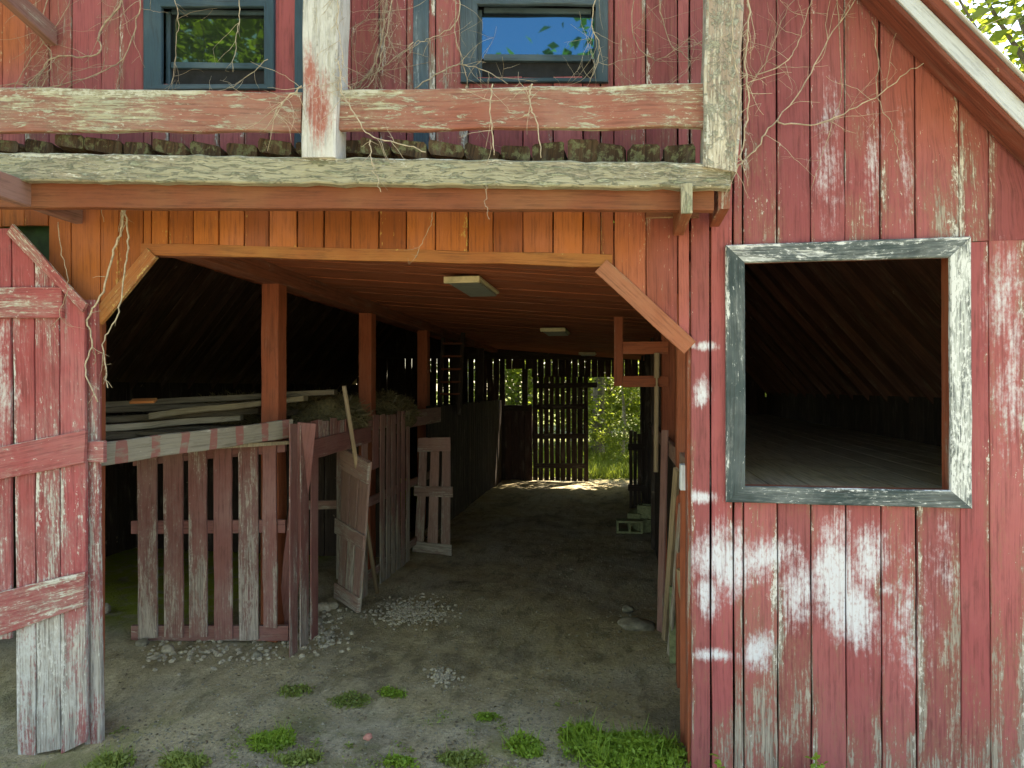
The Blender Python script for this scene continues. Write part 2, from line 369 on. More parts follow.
    def mesh(s, name, o):
        me = bpy.data.meshes.new(name); me.from_pydata([tuple(p - o) for p in s.v], [], s.f)
        u = me.uv_layers.new(name='uv'); u.data.foreach_set('uv', np.array(s.uv, dtype='f4').ravel())
        a = me.color_attributes.new('bc', 'FLOAT_COLOR', 'CORNER'); a.data.foreach_set('color', np.array(s.c, dtype='f4').ravel())
        me.update(); return me
    def build(s, name, mat, parent=None, smooth=False, label=None, origin=None):
        if parent is not None: o = ORG[parent.name]
        elif origin is not None: o = V(origin)
        else:
            A = np.array([tuple(p) for p in s.v]); o = V((float(A[:, 0].mean()), float(A[:, 1].mean()), float(A[:, 2].min())))
        me = s.mesh(name, o); me.materials.append(mat if isinstance(mat, bpy.types.Material) else MT[mat])
        if smooth: me.polygons.foreach_set('use_smooth', [True] * len(me.polygons))
        ob = bpy.data.objects.new(name, me); COL.objects.link(ob)
        if parent is not None: ob.parent = parent
        else: ob.location = o
        ORG[ob.name] = o
        if label: ob['label'] = label
        return ob
ORG = {}
_icoc = {}
def _ico(sub):
    if sub in _icoc: return _icoc[sub]
    import bmesh
    bm = bmesh.new(); bmesh.ops.create_icosphere(bm, subdivisions=sub, radius=1)
    bm.verts.index_update()
    r = ([v.co.copy() for v in bm.verts], [[v.index for v in f.verts] for f in bm.faces]); bm.free()
    _icoc[sub] = r; return r
def thing(name, label, cat, loc=(0, 0, 0), group=None):
    o = bpy.data.objects.new(name, None); COL.objects.link(o); o.location = loc; o.empty_display_size = .2
    o['label'] = label; o['category'] = cat
    if group: o['group'] = group
    ORG[o.name] = V(loc); return o
def tag(o, label, cat, group=None):
    o['label'] = label; o['category'] = cat
    if group: o['group'] = group
    return o
def struct(o, kind='structure'): o['kind'] = kind; return o

def npmesh(name, verts, nper, uvz=None, cols=None):
    """many separate quads/tris as a mesh: verts (N, nper, 3)"""
    N = len(verts); me = bpy.data.meshes.new(name)
    me.vertices.add(N * nper); me.vertices.foreach_set('co', verts.reshape(-1).astype('f4'))
    me.loops.add(N * nper); me.loops.foreach_set('vertex_index', np.arange(N * nper, dtype='i4'))
    me.polygons.add(N); me.polygons.foreach_set('loop_start', np.arange(0, N * nper, nper, dtype='i4'))
    me.polygons.foreach_set('loop_total', np.full(N, nper, dtype='i4'))
    a = me.color_attributes.new('bc', 'FLOAT_COLOR', 'CORNER')
    cc = np.repeat(cols if cols is not None else NR.random((N, 1)).repeat(4, 1), nper, 0); cc[:, 3] = 1
    a.data.foreach_set('color', cc.astype('f4').ravel()); me.update(calc_edges=True); me.validate(); return me
def leaves(cent, size, flat=.5):
    """pointed leaf quads at the centres (N,3)"""
    N = len(cent)
    d = NR.normal(size=(N, 3)); d[:, 2] *= flat; d /= np.linalg.norm(d, axis=1, keepdims=True)
    u = NR.normal(size=(N, 3)); u[:, 2] += 1.2
    w = np.cross(d, u); w /= np.linalg.norm(w, axis=1, keepdims=True) + 1e-9
    nn = np.cross(w, d)
    L = (size * NR.uniform(.6, 1.3, N))[:, None]
    q = np.stack([cent - d * L * .5, cent + w * L * .28 + nn * L * .06, cent + d * L * .5 - nn * L * .1, cent - w * L * .28 + nn * L * .06], 1)
    return q
def objmesh(name, me, mat, parent=None, loc=(0, 0, 0)):
    ob = bpy.data.objects.new(name, me); me.materials.append(MT[mat]); COL.objects.link(ob)
    if parent: ob.parent = parent
    ob.location = loc
    return ob

# ------------------------------------------------------------------ ground
def gz(x, y):
    b = .035 * mnoise.noise(V((x * .9, y * .9, 0))) + .018 * mnoise.noise(V((x * 2.6, y * 2.6, 3))) + .007 * mnoise.noise(V((x * 8, y * 8, 5)))
    k = min(1, max(0, (-2.6 - x) / 1.2)) * min(1, max(0, (4.9 - y) / 1.0))
    return b - .02 - .20 * k * k * (3 - 2 * k)
def axis(dense0, dense1, step, far):
    a = [dense0 + i * step for i in range(int((dense1 - dense0) / step) + 1)]
    k = step; x = a[-1]; hi = []
    while x < far: k *= 1.35; x += k; hi.append(x)
    k = step; x = a[0]; lo = []
    while x > -far: k *= 1.35; x -= k; lo.append(x)
    return lo[::-1] + a + hi
xs = axis(-5, 1.2, .055, 400); ys = axis(2.6, 16.5, .065, 400)
me = bpy.data.meshes.new('ground')
vv = [(x, y, gz(x, y)) for y in ys for x in xs]; nx = len(xs)
me.from_pydata(vv, [], [(j * nx + i, j * nx + i + 1, (j + 1) * nx + i + 1, (j + 1) * nx + i) for j in range(len(ys) - 1) for i in range(nx - 1)])
me.polygons.foreach_set('use_smooth', [True] * len(me.polygons))
m = M('dirt_floor'); p = m.pos(); x, y, z = m.xyz(p)
n1 = m.noise(p, .9, 5, .6); n2 = m.noise(p, 5, 6, .7); n3 = m.noise(p, 38, 4, .7); n4 = m.noise(m.scale(p, (3, 1, 1)), 2.2, 5, .65)
vo = m.voro(p, 34); vc = m.voro(p, 34, 'F1', 1)
col = m.mix(m.ramp(n2, .3, .7), (.35, .285, .155), (.56, .465, .275))
col = m.mix(m.ramp(n1, .4, .65, 0, .65), col, (.50, .45, .33))
col = m.mix(m.ramp(n4, .52, .66, 0, .6), col, (.17, .155, .085))
peb = m.math('MULTIPLY', m.ramp(vo, .32, .2), m.ramp(m.noise(p, 2.6, 4, .6), .42, .62))
col = m.mix(m.math('MULTIPLY', peb, .6), col, m.mix(m.xyz(vc)[0], (.22, .20, .16), (.56, .53, .45)))
n5 = m.noise(m.scale(p, (1, .7, 1), (4, 2, 0)), 1.3, 6, .7)
col = m.mix(m.ramp(n5, .50, .64, 0, .62), col, (.125, .10, .06))
n6 = m.noise(p, 110, 3, .7)
col = m.mix(m.ramp(n6, .3, .7, .3, 0), col, (.05, .042, .03)); col = m.mix(m.ramp(n6, .6, .75, 0, .4), col, (.6, .55, .45))
col = m.mix(m.ramp(n3, .36, .62, .32, 0), col, (.10, .085, .06))
# mossy earth inside the stall beyond the picket panel, grass outdoors
gm = m.math('MULTIPLY', m.ramp(y, 4.8, 3.9), m.ramp(m.noise(p, 2.0, 5, .65), .46, .62))
col = m.mix(m.math('MULTIPLY', gm, .55), col, (.16, .17, .06))
sd = m.math('MULTIPLY', m.ramp(x, -3.6, -4.1), m.ramp(y, 5.2, 6.0))
col = m.mix(m.math('MULTIPLY', sd, m.ramp(n2, .3, .55)), col, (.24, .27, .03))
out = m.math('MAXIMUM', m.ramp(y, 16.0, 16.8), m.math('MAXIMUM', m.ramp(y, 2.2, .5), m.math('MAXIMUM', m.ramp(x, -7.5, -8.2), m.ramp(x, 4.4, 5))))
col = m.mix(m.math('MULTIPLY', out, m.ramp(n2, .3, .55)), col, m.mix(n3, (.07, .10, .02), (.15, .17, .05)))
yd_bounce = m.math('MULTIPLY', m.math('MULTIPLY', m.ramp(y, 2.6, 1.6), m.ramp(y, -14, -11)), m.math('MULTIPLY', m.ramp(x, -8, -6.5), m.ramp(x, 7, 5.5)))  # unseen yard made pale to bounce sunlight into the bay
col = m.mix(yd_bounce, col, m.mix(n2, (.38, .34, .26), (.52, .47, .37)))
dg = m.math('MULTIPLY', m.ramp(y, 3.95, 3.45), m.ramp(m.noise(p, 3.2, 5, .7), .40, .58))
col = m.mix(m.math('MULTIPLY', dg, .7), col, (.07, .065, .035))
h = m.math('ADD', m.math('MULTIPLY', n3, .5), m.math('ADD', m.math('MULTIPLY', peb, .8), n2))
m.pbr(col, .95, m.bump(h, .8, .03), .15)
me.materials.append(m.m); g = bpy.data.objects.new('ground', me); COL.objects.link(g); struct(g)

# ------------------------------------------------------------------ barn
ZR, XR = 8.16, -1.80     # ridge
SL = 1.19
def roofz(x): return ZR - SL * abs(x - XR)       # underside of the roof boards
barn = thing('barn', 'weathered red board barn with an open drive-through bay and a balcony over it', 'barn', (XR, 4, 0))
YF = 4.0
def px_on(u, v): q = P(u, v); return (q.x, q.z)
op_l, op_r = px_on(100, 400)[0], px_on(690, 400)[0]
A1, A2, A3, A4 = px_on(100, 312), px_on(148, 253), px_on(607, 266), px_on(690, 346)
def optop(x):
    pts = [(op_l, A1[1]), A2, A3, (op_r, A4[1])]
    for (x0, z0), (x1, z1) in zip(pts, pts[1:]):
        if x0 - 1e-6 <= x <= x1 + 1e-6: return z0 + (z1 - z0) * (x - x0) / (x1 - x0)
    return None
WIN = (.585, 1.862, 1.549, 3.016)        # outer edge of the window frame on the right
def rect(u0, v0, u1, v1):
    a = P(u0, v0); b = P(u1, v1); c = P(u1, v0); d = P(u0, v1)
    return a, c, b, d
W1 = [P(146, -14), P(276, -14), P(276, 91), P(146, 91)]
W2 = [P(461, -14), P(608, -14), P(608, 84), P(461, 84)]
LD = (-5.35, px_on(48, 300)[0], 0, px_on(20, 226)[1])
seams = [.869 + .1825 * k for k in range(-46, 22)]
for e in (op_l, op_r, LD[0], LD[1], WIN[0] + .045, WIN[1] - .045, W1[3].x + .045, W1[2].x - .045, W2[3].x + .045, W2[2].x - .045):
    seams = [q for q in seams if abs(q - e) > .05] + [e]
seams = sorted(seams)
def zspans(xa, xb):
    xm = (xa + xb) / 2
    top = (roofz(xa) - .01, roofz(xb) - .01)
    cuts = []
    if op_l - .001 <= xm <= op_r + .001: cuts.append(((-9, -9), (optop(xa) or A1[1], optop(xb) or A4[1])))
    if WIN[0] + .04 < xm < WIN[1] - .04: cuts.append(((WIN[2] + .05,) * 2, (WIN[3] - .05,) * 2))
    for W in (W1, W2):
        if W[3].x + .03 < xm < W[2].x - .03:
            zb = lambda q, W=W: W[3].z + (W[2].z - W[3].z) * (q - W[3].x) / (W[2].x - W[3].x) + .04
            cuts.append(((zb(xa), zb(xb)), (W[0].z - .03, W[1].z - .03)))
    if LD[0] <= xm <= LD[1]: cuts.append(((-9, -9), (LD[3], LD[3])))
    cuts.sort(key=lambda c: c[0][0])
    lo = (-.3, -.3) if xb < -3 else (-.06, -.06); res = []
    for c0, c1 in cuts:
        if c0[0] > lo[0] + .02: res.append((lo, c0))
        lo = c1
    if top[0] > lo[0] + .02 or top[1] > lo[1] + .02: res.append((lo, top))
    return res
wall = MB()
for xa, xb in zip(seams, seams[1:]):
    if roofz((xa + xb) / 2) < .5: continue
    gp = R.choice((.002, .003, .005, .006))
    if xa > 1.6 or xa < -4: gp = .0025
    for lo, hi in zspans(xa, xb):
        parts = [(lo, hi)]
        # some boards are pieced with a butt joint
        if 1.62 < (xa + xb) / 2 < 2.4 and hi[0] - lo[0] > 2:
            j = P(1000, 241).z; parts = [(lo, (j - .002, j - .002)), ((j + .002, j + .002), hi)]
        for l, h in parts:
            y = YF + R.uniform(-.004, .004)
            wall.plank((xa + gp, y, l[0]), (xb - gp, y, l[1]), (xa + gp, y, h[0]), (xb - gp, y, h[1]), (0, -1, 0), .024, jit=.0028, ch=.0035, endjit=.006)
wall.build('front_wall', 'red', barn)

# trim round the drive-through opening
y = YF - .004
t = MB(); hx0, hx1 = V((A2[0] - .05, y, A2[1] + .03)), V((A3[0] + .03, y, A3[1] + .03))
t.beam(hx0, hx1, .075, .03 - .002, jit=.004); t.build('header_trim', 'trim_orange', barn)
t = MB(); t.beam(V((A2[0] + .035, y - .012, A2[1] + .0)), V((A1[0] - .02, y - .012, A1[1] - .05)), .10, .03, jit=.004); t.build('corner_trim', 'trim_orange', barn)
t = MB(); t.beam(V((A3[0] - .035, y - .012, A3[1] + .0)), V((A4[0] + .0, y - .012, A4[1] - .01)), .10, .03, jit=.004); t.build('corner_trim', 'corner', barn)
t = MB(); t.box(op_r - .012, op_r + .08, YF + .03, YF + .17, -.05, 3.0, jit=.003); t.build('door_post', 'jamb', barn)
t = MB(); t.box(op_l - .26, op_l - .10, YF + .03, YF + .17, -.3, 3.3, jit=.003); t.build('door_post', 'jamb', barn)
# inside lintel behind the header
t = MB(); t.beam((A2[0] - .5, YF + .03, A2[1] + .10), (A3[0] + .6, YF + .03, A3[1] + .10), .18, .06); t.build('lintel', 'girder', barn)
# the board upright beside the leaf on the left
t = MB(); a, b = P(85, 300), P(101, 300); c_, d_ = P(86, 742, 3.96), P(102.5, 735, 3.96)
t.plank((c_.x, 3.95, -.3), (d_.x, 3.95, -.3), (a.x, 3.95, a.z), (b.x, 3.95, b.z), (0, -1, 0), .035, jit=.004, endjit=.01, c=(.3, .5, .8, 1)); t.build('jamb_board', 'door', barn)

# right window frame (open hole, mitred boards with reveals)
x0, x1, z0, z1 = WIN; w = .105; yy = YF - .035
fr = MB()
fr.plank((x0, yy, z1), (x0 + w, yy, z1 - w), (x1, yy, z1 + .004), (x1 - w, yy, z1 - w), (0, -1, 0), .03, ch=.006, jit=.002, c=(.3, .5, .62, 1))
fr.plank((x0 + w, yy, z0 + w * .9), (x0, yy, z0), (x1 - w, yy, z0 + w * .9), (x1, yy, z0), (0, -1, 0), .03, ch=.006, jit=.002, c=(.5, .5, .47, 1))
fr.plank((x0, yy - .001, z0), (x0 + w, yy - .001, z0 + w * .9), (x0, yy - .001, z1), (x0 + w, yy - .001, z1 - w), (0, -1, 0), .03, ch=.006, jit=.002, c=(.3, .5, .40, 1))
fr.plank((x1 - w, yy - .001, z0 + w * .9), (x1, yy - .001, z0), (x1 - w, yy - .001, z1 - w), (x1, yy - .001, z1), (0, -1, 0), .03, ch=.006, jit=.002, c=(.3, .5, 1.0, 1))
wf = fr.build('window_frame', 'frame', barn)
rv = MB(); q0, q1, r0_, r1_ = x0 + .085, x1 - .085, z0 + .082, z1 - .085
rv.box(q0 - .025, q0, YF - .004, YF + .12, r0_, r1_, jit=.001); rv.box(q1, q1 + .025, YF - .004, YF + .12, r0_, r1_, jit=.001)
rv.box(q0 - .025, q1 + .025, YF - .004, YF + .12, r1_, r1_ + .025, jit=.001); rv.box(q0 - .025, q1 + .025, YF - .004, YF + .14, r0_ - .025, r0_, jit=.001)
rv.build('reveal', 'jamb', wf)

# upper windows: frame, sash with a meeting rail, glass pane over a painted dark one
def upper_window(W, uL, uR, vT, vB, vMid, gmat):
    y = YF - .03
    m1 = MB()
    tl, tr, br, bl_ = [V((q.x, y, q.z)) for q in W]
    gl = [V((P(u, v).x, y, P(u, v).z)) for u, v in ((uL, vT), (uR, vT), (uR, vB), (uL, vB))]
    cc = lambda: (R.random(), R.random(), .4, 1)
    m1.plank(tl, gl[0], tr, gl[1], (0, -1, 0), .03, ch=.005, c=cc()); m1.plank(gl[3], bl_, gl[2], br, (0, -1, 0), .03, ch=.005, c=cc())
    m1.plank(bl_, gl[3], tl, gl[0], (0, -1, 0), .031, ch=.005, c=cc()); m1.plank(gl[2], br, gl[1], tr, (0, -1, 0), .031, ch=.005, c=cc())
    root = m1.build('window', 'frame_dark', barn)
    sa = MB(); ys_ = YF + .035
    G = [V((q.x, ys_, q.z)) for q in gl]
    wL = V((.014, 0, 0)); wz = V((0, 0, .03))
    e = .03
    sa.plank(G[3] - wL, G[3] + wL, G[0] - wL, G[0] + wL, (0, -1, 0), .03, c=cc()); sa.plank(G[2] - wL, G[2] + wL, G[1] - wL, G[1] + wL, (0, -1, 0), .03, c=cc())
    sa.beam(G[3] + V((.03, 0, .01)), G[2] + V((-.03, 0, .01)), .035, .03, c=cc()); sa.beam(G[0] + V((.03, 0, 0)), G[1] + V((-.03, 0, 0)), .03, .03, c=cc())
    ma, mb_ = P(uL, vMid), P(uR, vMid)
    sa.beam((ma.x + .03, ys_ - .004, ma.z), (mb_.x - .03, ys_ - .004, mb_.z), .04, .035, c=cc())
    sa.build('sash', 'frame_dark', root)
    def pane(a, b, c, d, yoff, tilt, mat):
        pm = MB(); k = len(pm.v)
        for q, tt in ((a, 0), (b, 0), (c, tilt), (d, tilt)): pm.v.append(V((q.x, ys_ + yoff + tt, q.z)))
        pm.face((0, 1, 2, 3), [(0, 0), (1, 0), (1, 1), (0, 1)], (.5, .5, .5, 1)); pm.build('pane', mat, root)
    pane(V((ma.x, 0, ma.z)), V((mb_.x, 0, mb_.z)), G[1], G[0], .012, .0, gmat)
    pane(G[3], G[2], V((mb_.x, 0, mb_.z)), V((ma.x, 0, ma.z)), .024, .0, 'room_dark_paint')
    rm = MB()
    rm.box(gl[0].x - .06, gl[1].x + .06, ys_ + .10, ys_ + .13, min(gl[3].z, gl[2].z) - .1, gl[0].z + .1); rm.build('backing', 'room_dark_paint', root)
upper_window(W1, 164, 266, 9, 86, 63, 'glass')
upper_window(W2, 478, 596, 7, 80, 55, 'glass_sky_tint')
# dark blue vertical trim boards between the windows
for u0, u1, v1 in ((413, 428, 157), (294, 306, 160)):
    t = MB(); a, b = P(u0, v1, 3.97), P(u1, v1, 3.97)
    t.plank((a.x, YF - .03, a.z - .1), (b.x, YF - .03, a.z - .1), (a.x, YF - .03, 5.6), (b.x, YF - .03, 5.6), (0, -1, 0), .022, ch=.004); t.build('trim_board', 'frame_dark', barn)
# dark green board closing the top of the doorway on the left
t = MB(); t.box(LD[0] - .1, LD[1] + .1, YF + .10, YF + .12, 2.2, LD[3] + .15); t.build('hatch_board', 'green_board', barn)

# roof: boards running down the slope, rafters, shingles, rake boards
YB = 15.9
def roof_side(sgn, x_end):
    mb = MB(); y = YF + .03; ru = V((sgn, 0, -SL)).normalized(); nrm = V((-sgn * SL, 0, -1)).normalized()
    top = V((XR, 0, ZR)); bot = V((x_end, 0, roofz(x_end)))
    while y < YB + .3:
        w = R.uniform(.15, .21)
        off = R.uniform(0, .006)
        a, b = V((0, y, 0)), V((0, y + w - .006, 0)); up = -nrm * off
        mb.plank(top + b + up, top + a + up, bot + b + up, bot + a + up, nrm, .022, jit=.002, seg=6)
        y += w
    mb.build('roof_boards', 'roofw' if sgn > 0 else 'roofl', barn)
    rf = MB(); yy = YF + .55
    while yy < YB:
        rf.plank(top + V((0, yy, -.15)), top + V((0, yy, .0)), bot + V((0, yy, -.15)), bot + V((0, yy, 0)), (0, -1, 0), .045, jit=.003); yy += .62
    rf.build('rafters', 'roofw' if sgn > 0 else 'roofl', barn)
    sh = MB(); o = -nrm * .03; ya, yb = YF - .18, YB + .4
    n = 26; T = top + V((-sgn * .02, 0, .02)) + o; B = V((x_end + sgn * .25, 0, roofz(x_end + sgn * .25))) + o
    for i in range(n):
        p0 = T.lerp(B, i / n); p1 = T.lerp(B, (i + 1.25) / n); lift = -nrm * .02
        sh.plank(p0 + V((0, ya, 0)), p0 + V((0, yb, 0)), p1 + V((0, ya, 0)) + lift, p1 + V((0, yb, 0)) + lift, -nrm, .012, jit=.002, seg=1)
    sh.build('shingles', 'shingle', barn)
    return nrm
# rake on the right follows the pixel line (890,0)-(1024,100)
XE_R, XE_L = 3.5, -7.0
roof_side(1, XE_R); roof_side(-1, XE_L)
for sgn, xe in ((1, XE_R + .2), (-1, XE_L - .2)):
    top = V((XR, 0, ZR)); bot = V((xe, 0, roofz(xe))); nrm = V((sgn * SL, 0, 1)).normalized()
    def strip(name, mat, n0, n1, y0, y1, jit=.003, xs_=0.0):
        s_ = MB(); s_.plank(top + nrm * n1 + V((0, y0, 0)), top + nrm * n0 + V((0, y0, 0)), bot + nrm * n1 + V((0, y0, 0)), bot + nrm * n0 + V((0, y0, 0)), (0, -1, 0), y1 - y0, jit=jit, seg=14)
        if sgn < 0: s_ = MB(); s_.plank(top + nrm * n0 + V((0, y0, 0)), top + nrm * n1 + V((0, y0, 0)), bot + nrm * n0 + V((0, y0, 0)), bot + nrm * n1 + V((0, y0, 0)), (0, -1, 0), y1 - y0, jit=jit, seg=14)
        return s_.build(name, mat, barn)
    strip('rake_board', 'fascia', -.047, .030, YF - .21, YF - .185, .005)
    strip('rake_backing', 'fascia_brown', -.078, -.05, YF - .20, YF - .03, .004)
    strip('roof_edge', 'fascia_brown', .033, .088, YF - .235, YF - .19, .005)
    strip('drip_edge', 'metal_edge', .090, .102, YF - .25, YF - .19, .003)

# loft floors, ceiling of the bay, girder and posts
lf = MB(); y = YF + .03
XL, XRW = -2.83, .42
while y < YB - .05:
    w = R.uniform(.17, .24); lf.plank((XL - .03, y, 1.74), (XL - .03, y + w - .008, 1.74), (XE_L + .1, y, 1.74), (XE_L + .1, y + w - .008, 1.74), (0, 0, 1), .03, seg=5) if y > 5.5 else lf.plank((XL - 1.05 + (y - 4) * .72, y, 1.74), (XL - 1.05 + (y + w - 4) * .72, y + w - .008, 1.74), (XE_L + .1, y, 1.74), (XE_L + .1, y + w - .008, 1.74), (0, 0, 1), .03, seg=5); y += w
lf.build('loft_floor', 'loftfloor', barn)
lf = MB(); x = XRW + .05
while x < XE_R - .1:
    w = R.uniform(.2, .28); lf.plank((x, YF + .15, 1.60), (x + w - .008, YF + .15, 1.60), (x, YB - .05, 1.60), (x + w - .008, YB - .05, 1.60), (0, 0, 1), .03, seg=10); x += w
lf.build('loft_floor', 'loftfloor', barn)
def ceilz(x, y): return 3.14 - .085 * (x + 1.3) - .012 * (y - 4)
cl = MB(); y = YF + .04
while y < YB - .05:
    w = R.uniform(.15, .2); dz = R.uniform(-.004, .004)
    x0c, x1c = -3.9, .75
    cl.plank((x0c, y + w - .005, ceilz(x0c, y + w) + dz), (x0c, y, ceilz(x0c, y) + dz), (x1c, y + w - .005, ceilz(x1c, y + w) + dz), (x1c, y, ceilz(x1c, y) + dz), (0, 0, -1), .025, seg=4); y += w
cl.build('ceiling', 'ceil', barn)
gd = MB(); gd.plank((XL - .28, YF + .1, 3.31), (XL - .28, YF + .1, 3.12), (XL - .28, YB - .1, 3.24), (XL - .28, YB - .1, 3.05), (1, 0, 0), .0 + .16, jit=.006); 
gd.v = [p + V((.16, 0, 0)) for p in gd.v]; gd.build('girder', 'girder', barn)
gd = MB(); gd.plank((XRW + .02, YF + .2, 2.88), (XRW + .02, YF + .2, 3.02), (XRW + .02, YB - .1, 2.75), (XRW + .02, YB - .1, 2.9), (-1, 0, 0), .14); gd.build('girder', 'girder', barn)
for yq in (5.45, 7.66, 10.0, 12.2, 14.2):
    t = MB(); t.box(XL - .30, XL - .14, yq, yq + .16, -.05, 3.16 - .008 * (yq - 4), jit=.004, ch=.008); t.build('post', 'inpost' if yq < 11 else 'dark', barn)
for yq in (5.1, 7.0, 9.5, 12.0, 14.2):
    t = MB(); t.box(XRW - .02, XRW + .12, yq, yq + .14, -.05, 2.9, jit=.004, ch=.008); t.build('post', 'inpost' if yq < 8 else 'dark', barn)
# wooden guard frame hanging beside the right-hand posts
fr = MB(); fa = lambda u, v: P(u, v, 7.0)
a, b = fa(614, 322), fa(623, 386); fr.box(a.x, b.x, 6.96, 7.02, b.z, 2.93, jit=.002)
a, b = fa(623, 342), fa(668, 354); fr.box(a.x, b.x, 6.97, 7.01, b.z, a.z, jit=.002)
a, b = fa(623, 376), fa(668, 387); fr.box(a.x, b.x, 6.97, 7.01, b.z, a.z, jit=.002)
fr.build('guard_frame', 'inpost', barn)
# partition walls of the stalls
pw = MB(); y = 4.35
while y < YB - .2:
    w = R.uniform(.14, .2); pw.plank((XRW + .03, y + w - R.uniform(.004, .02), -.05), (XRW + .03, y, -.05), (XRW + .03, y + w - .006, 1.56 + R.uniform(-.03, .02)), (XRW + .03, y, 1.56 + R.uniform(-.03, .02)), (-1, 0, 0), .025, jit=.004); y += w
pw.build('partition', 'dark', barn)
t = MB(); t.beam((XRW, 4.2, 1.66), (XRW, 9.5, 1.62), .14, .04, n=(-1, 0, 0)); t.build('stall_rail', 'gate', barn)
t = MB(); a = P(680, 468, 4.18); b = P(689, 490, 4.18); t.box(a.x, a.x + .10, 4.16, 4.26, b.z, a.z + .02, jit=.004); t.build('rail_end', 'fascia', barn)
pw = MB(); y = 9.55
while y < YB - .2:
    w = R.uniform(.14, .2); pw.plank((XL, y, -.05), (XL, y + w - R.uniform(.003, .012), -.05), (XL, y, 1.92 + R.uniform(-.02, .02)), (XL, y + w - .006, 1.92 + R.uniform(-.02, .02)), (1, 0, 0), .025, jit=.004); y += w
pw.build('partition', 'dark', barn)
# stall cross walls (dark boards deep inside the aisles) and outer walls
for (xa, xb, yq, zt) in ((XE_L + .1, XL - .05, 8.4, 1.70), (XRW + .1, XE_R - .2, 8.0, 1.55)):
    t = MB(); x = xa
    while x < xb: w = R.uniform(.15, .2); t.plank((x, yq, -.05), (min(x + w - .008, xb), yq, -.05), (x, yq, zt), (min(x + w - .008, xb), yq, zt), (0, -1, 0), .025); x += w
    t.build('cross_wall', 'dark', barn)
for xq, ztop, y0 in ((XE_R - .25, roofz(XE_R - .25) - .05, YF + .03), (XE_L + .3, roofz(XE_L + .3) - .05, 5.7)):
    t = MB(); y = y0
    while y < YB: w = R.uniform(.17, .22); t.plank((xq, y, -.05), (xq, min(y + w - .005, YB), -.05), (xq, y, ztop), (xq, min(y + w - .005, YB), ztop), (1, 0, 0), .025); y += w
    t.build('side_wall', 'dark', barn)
# rear wall of spaced boards with the door opening and a small divided window
D0, D1 = P(588, 400, YB).x, P(641, 400, YB).x; DZ = P(600, 377, YB).z
L0 = P(533, 400, YB).x
rwin = (P(508, 400, YB).x, P(534, 400, YB).x, P(510, 405, YB).z, P(510, 369, YB).z)
rw = MB(); x = XE_L + .3
while x < XE_R - .3:
    w = R.uniform(.14, .17); gp = R.choice((.001, .003, .006, .012, .02)) if -5.2 < x < .6 else .002
    xb = x + w; xm = (x + xb) / 2; zt = min(roofz(x), roofz(xb)) - .04
    sp = [(-.05, zt)]
    if xm > D0 - .05 and xm < D1 + .04: sp = [(DZ, zt)]
    elif L0 < xm <= D0: sp = [(DZ, zt)]
    elif rwin[0] - .02 < xm < rwin[1] + .04: sp = [(-.05, rwin[2]), (rwin[3], zt)]
    sp = [q for lo, hi in sp for q in (((lo, 3.0), (3.0, hi)) if hi > 3.4 and lo < 2.9 else ((lo, hi),))]
    for lo, hi in sp:
        gp = gp if lo < 2.95 else -.004
        # below the loft the outside is banked with boards two deep
        rw.plank((x, YB, lo), (xb - gp, YB, lo), (x, YB, hi), (xb - gp, YB, hi), (0, -1, 0), .024, jit=.008, ch=.002, freq=1.2)
    x = xb
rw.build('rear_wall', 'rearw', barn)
t = MB(); t.box(XE_L + .3, L0 - .02, YB + .04, YB + .06, -.05, rwin[2] - .03); t.box(D1 + .05, XE_R - .3, YB + .04, YB + .06, -.05, 3.0)
t.box(XE_L + .3, XE_R - .3, YB + .05, YB + .07, 3.0, 3.9); t.box(XE_L + 2.2, XE_R - 2, YB + .05, YB + .07, 3.9, 5.4)
t.build('rear_lining', 'dark', barn)
t = MB(); mx = P(525, 400, YB).x; t.box(mx - .07, mx + .07, YB - .03, YB - .005, rwin[2], rwin[3]); t.beam((XE_L + .4, YB - .03, 3.02), (XE_R - .4, YB - .03, 2.9), .16, .03); t.beam((XE_L + .4, YB - .03, 1.72), (L0 - .1, YB - .03, 1.72), .14, .03)
t.build('girt', 'dark', barn)
dr = MB(); x = L0
while x < D0 - .06:
    w = R.uniform(.12, .16); dr.plank((x, YB - .05, .0), (x + w - R.uniform(.015, .04), YB - .05, .0), (x, YB - .05, DZ), (x + w - R.uniform(.015, .04), YB - .05, DZ + .05), (0, -1, 0), .022, jit=.008, freq=1.2); x += w
dl = dr.build('rear_door', 'rearw', barn)
t = MB(); 
for zq in (.35, 1.05, 1.75, 2.25): t.beam((L0 + .02, YB - .078, zq), (D0 - .03 + (.25 if zq > 2 else 0), YB - .078, zq + .02), .12, .025)
t.build('batten', 'dark', dl)
t = MB(); t.box(D1 - .02, D1 + .12, YB - .12, YB - .01, -.05, 2.95); t.build('door_post', 'dark', barn)

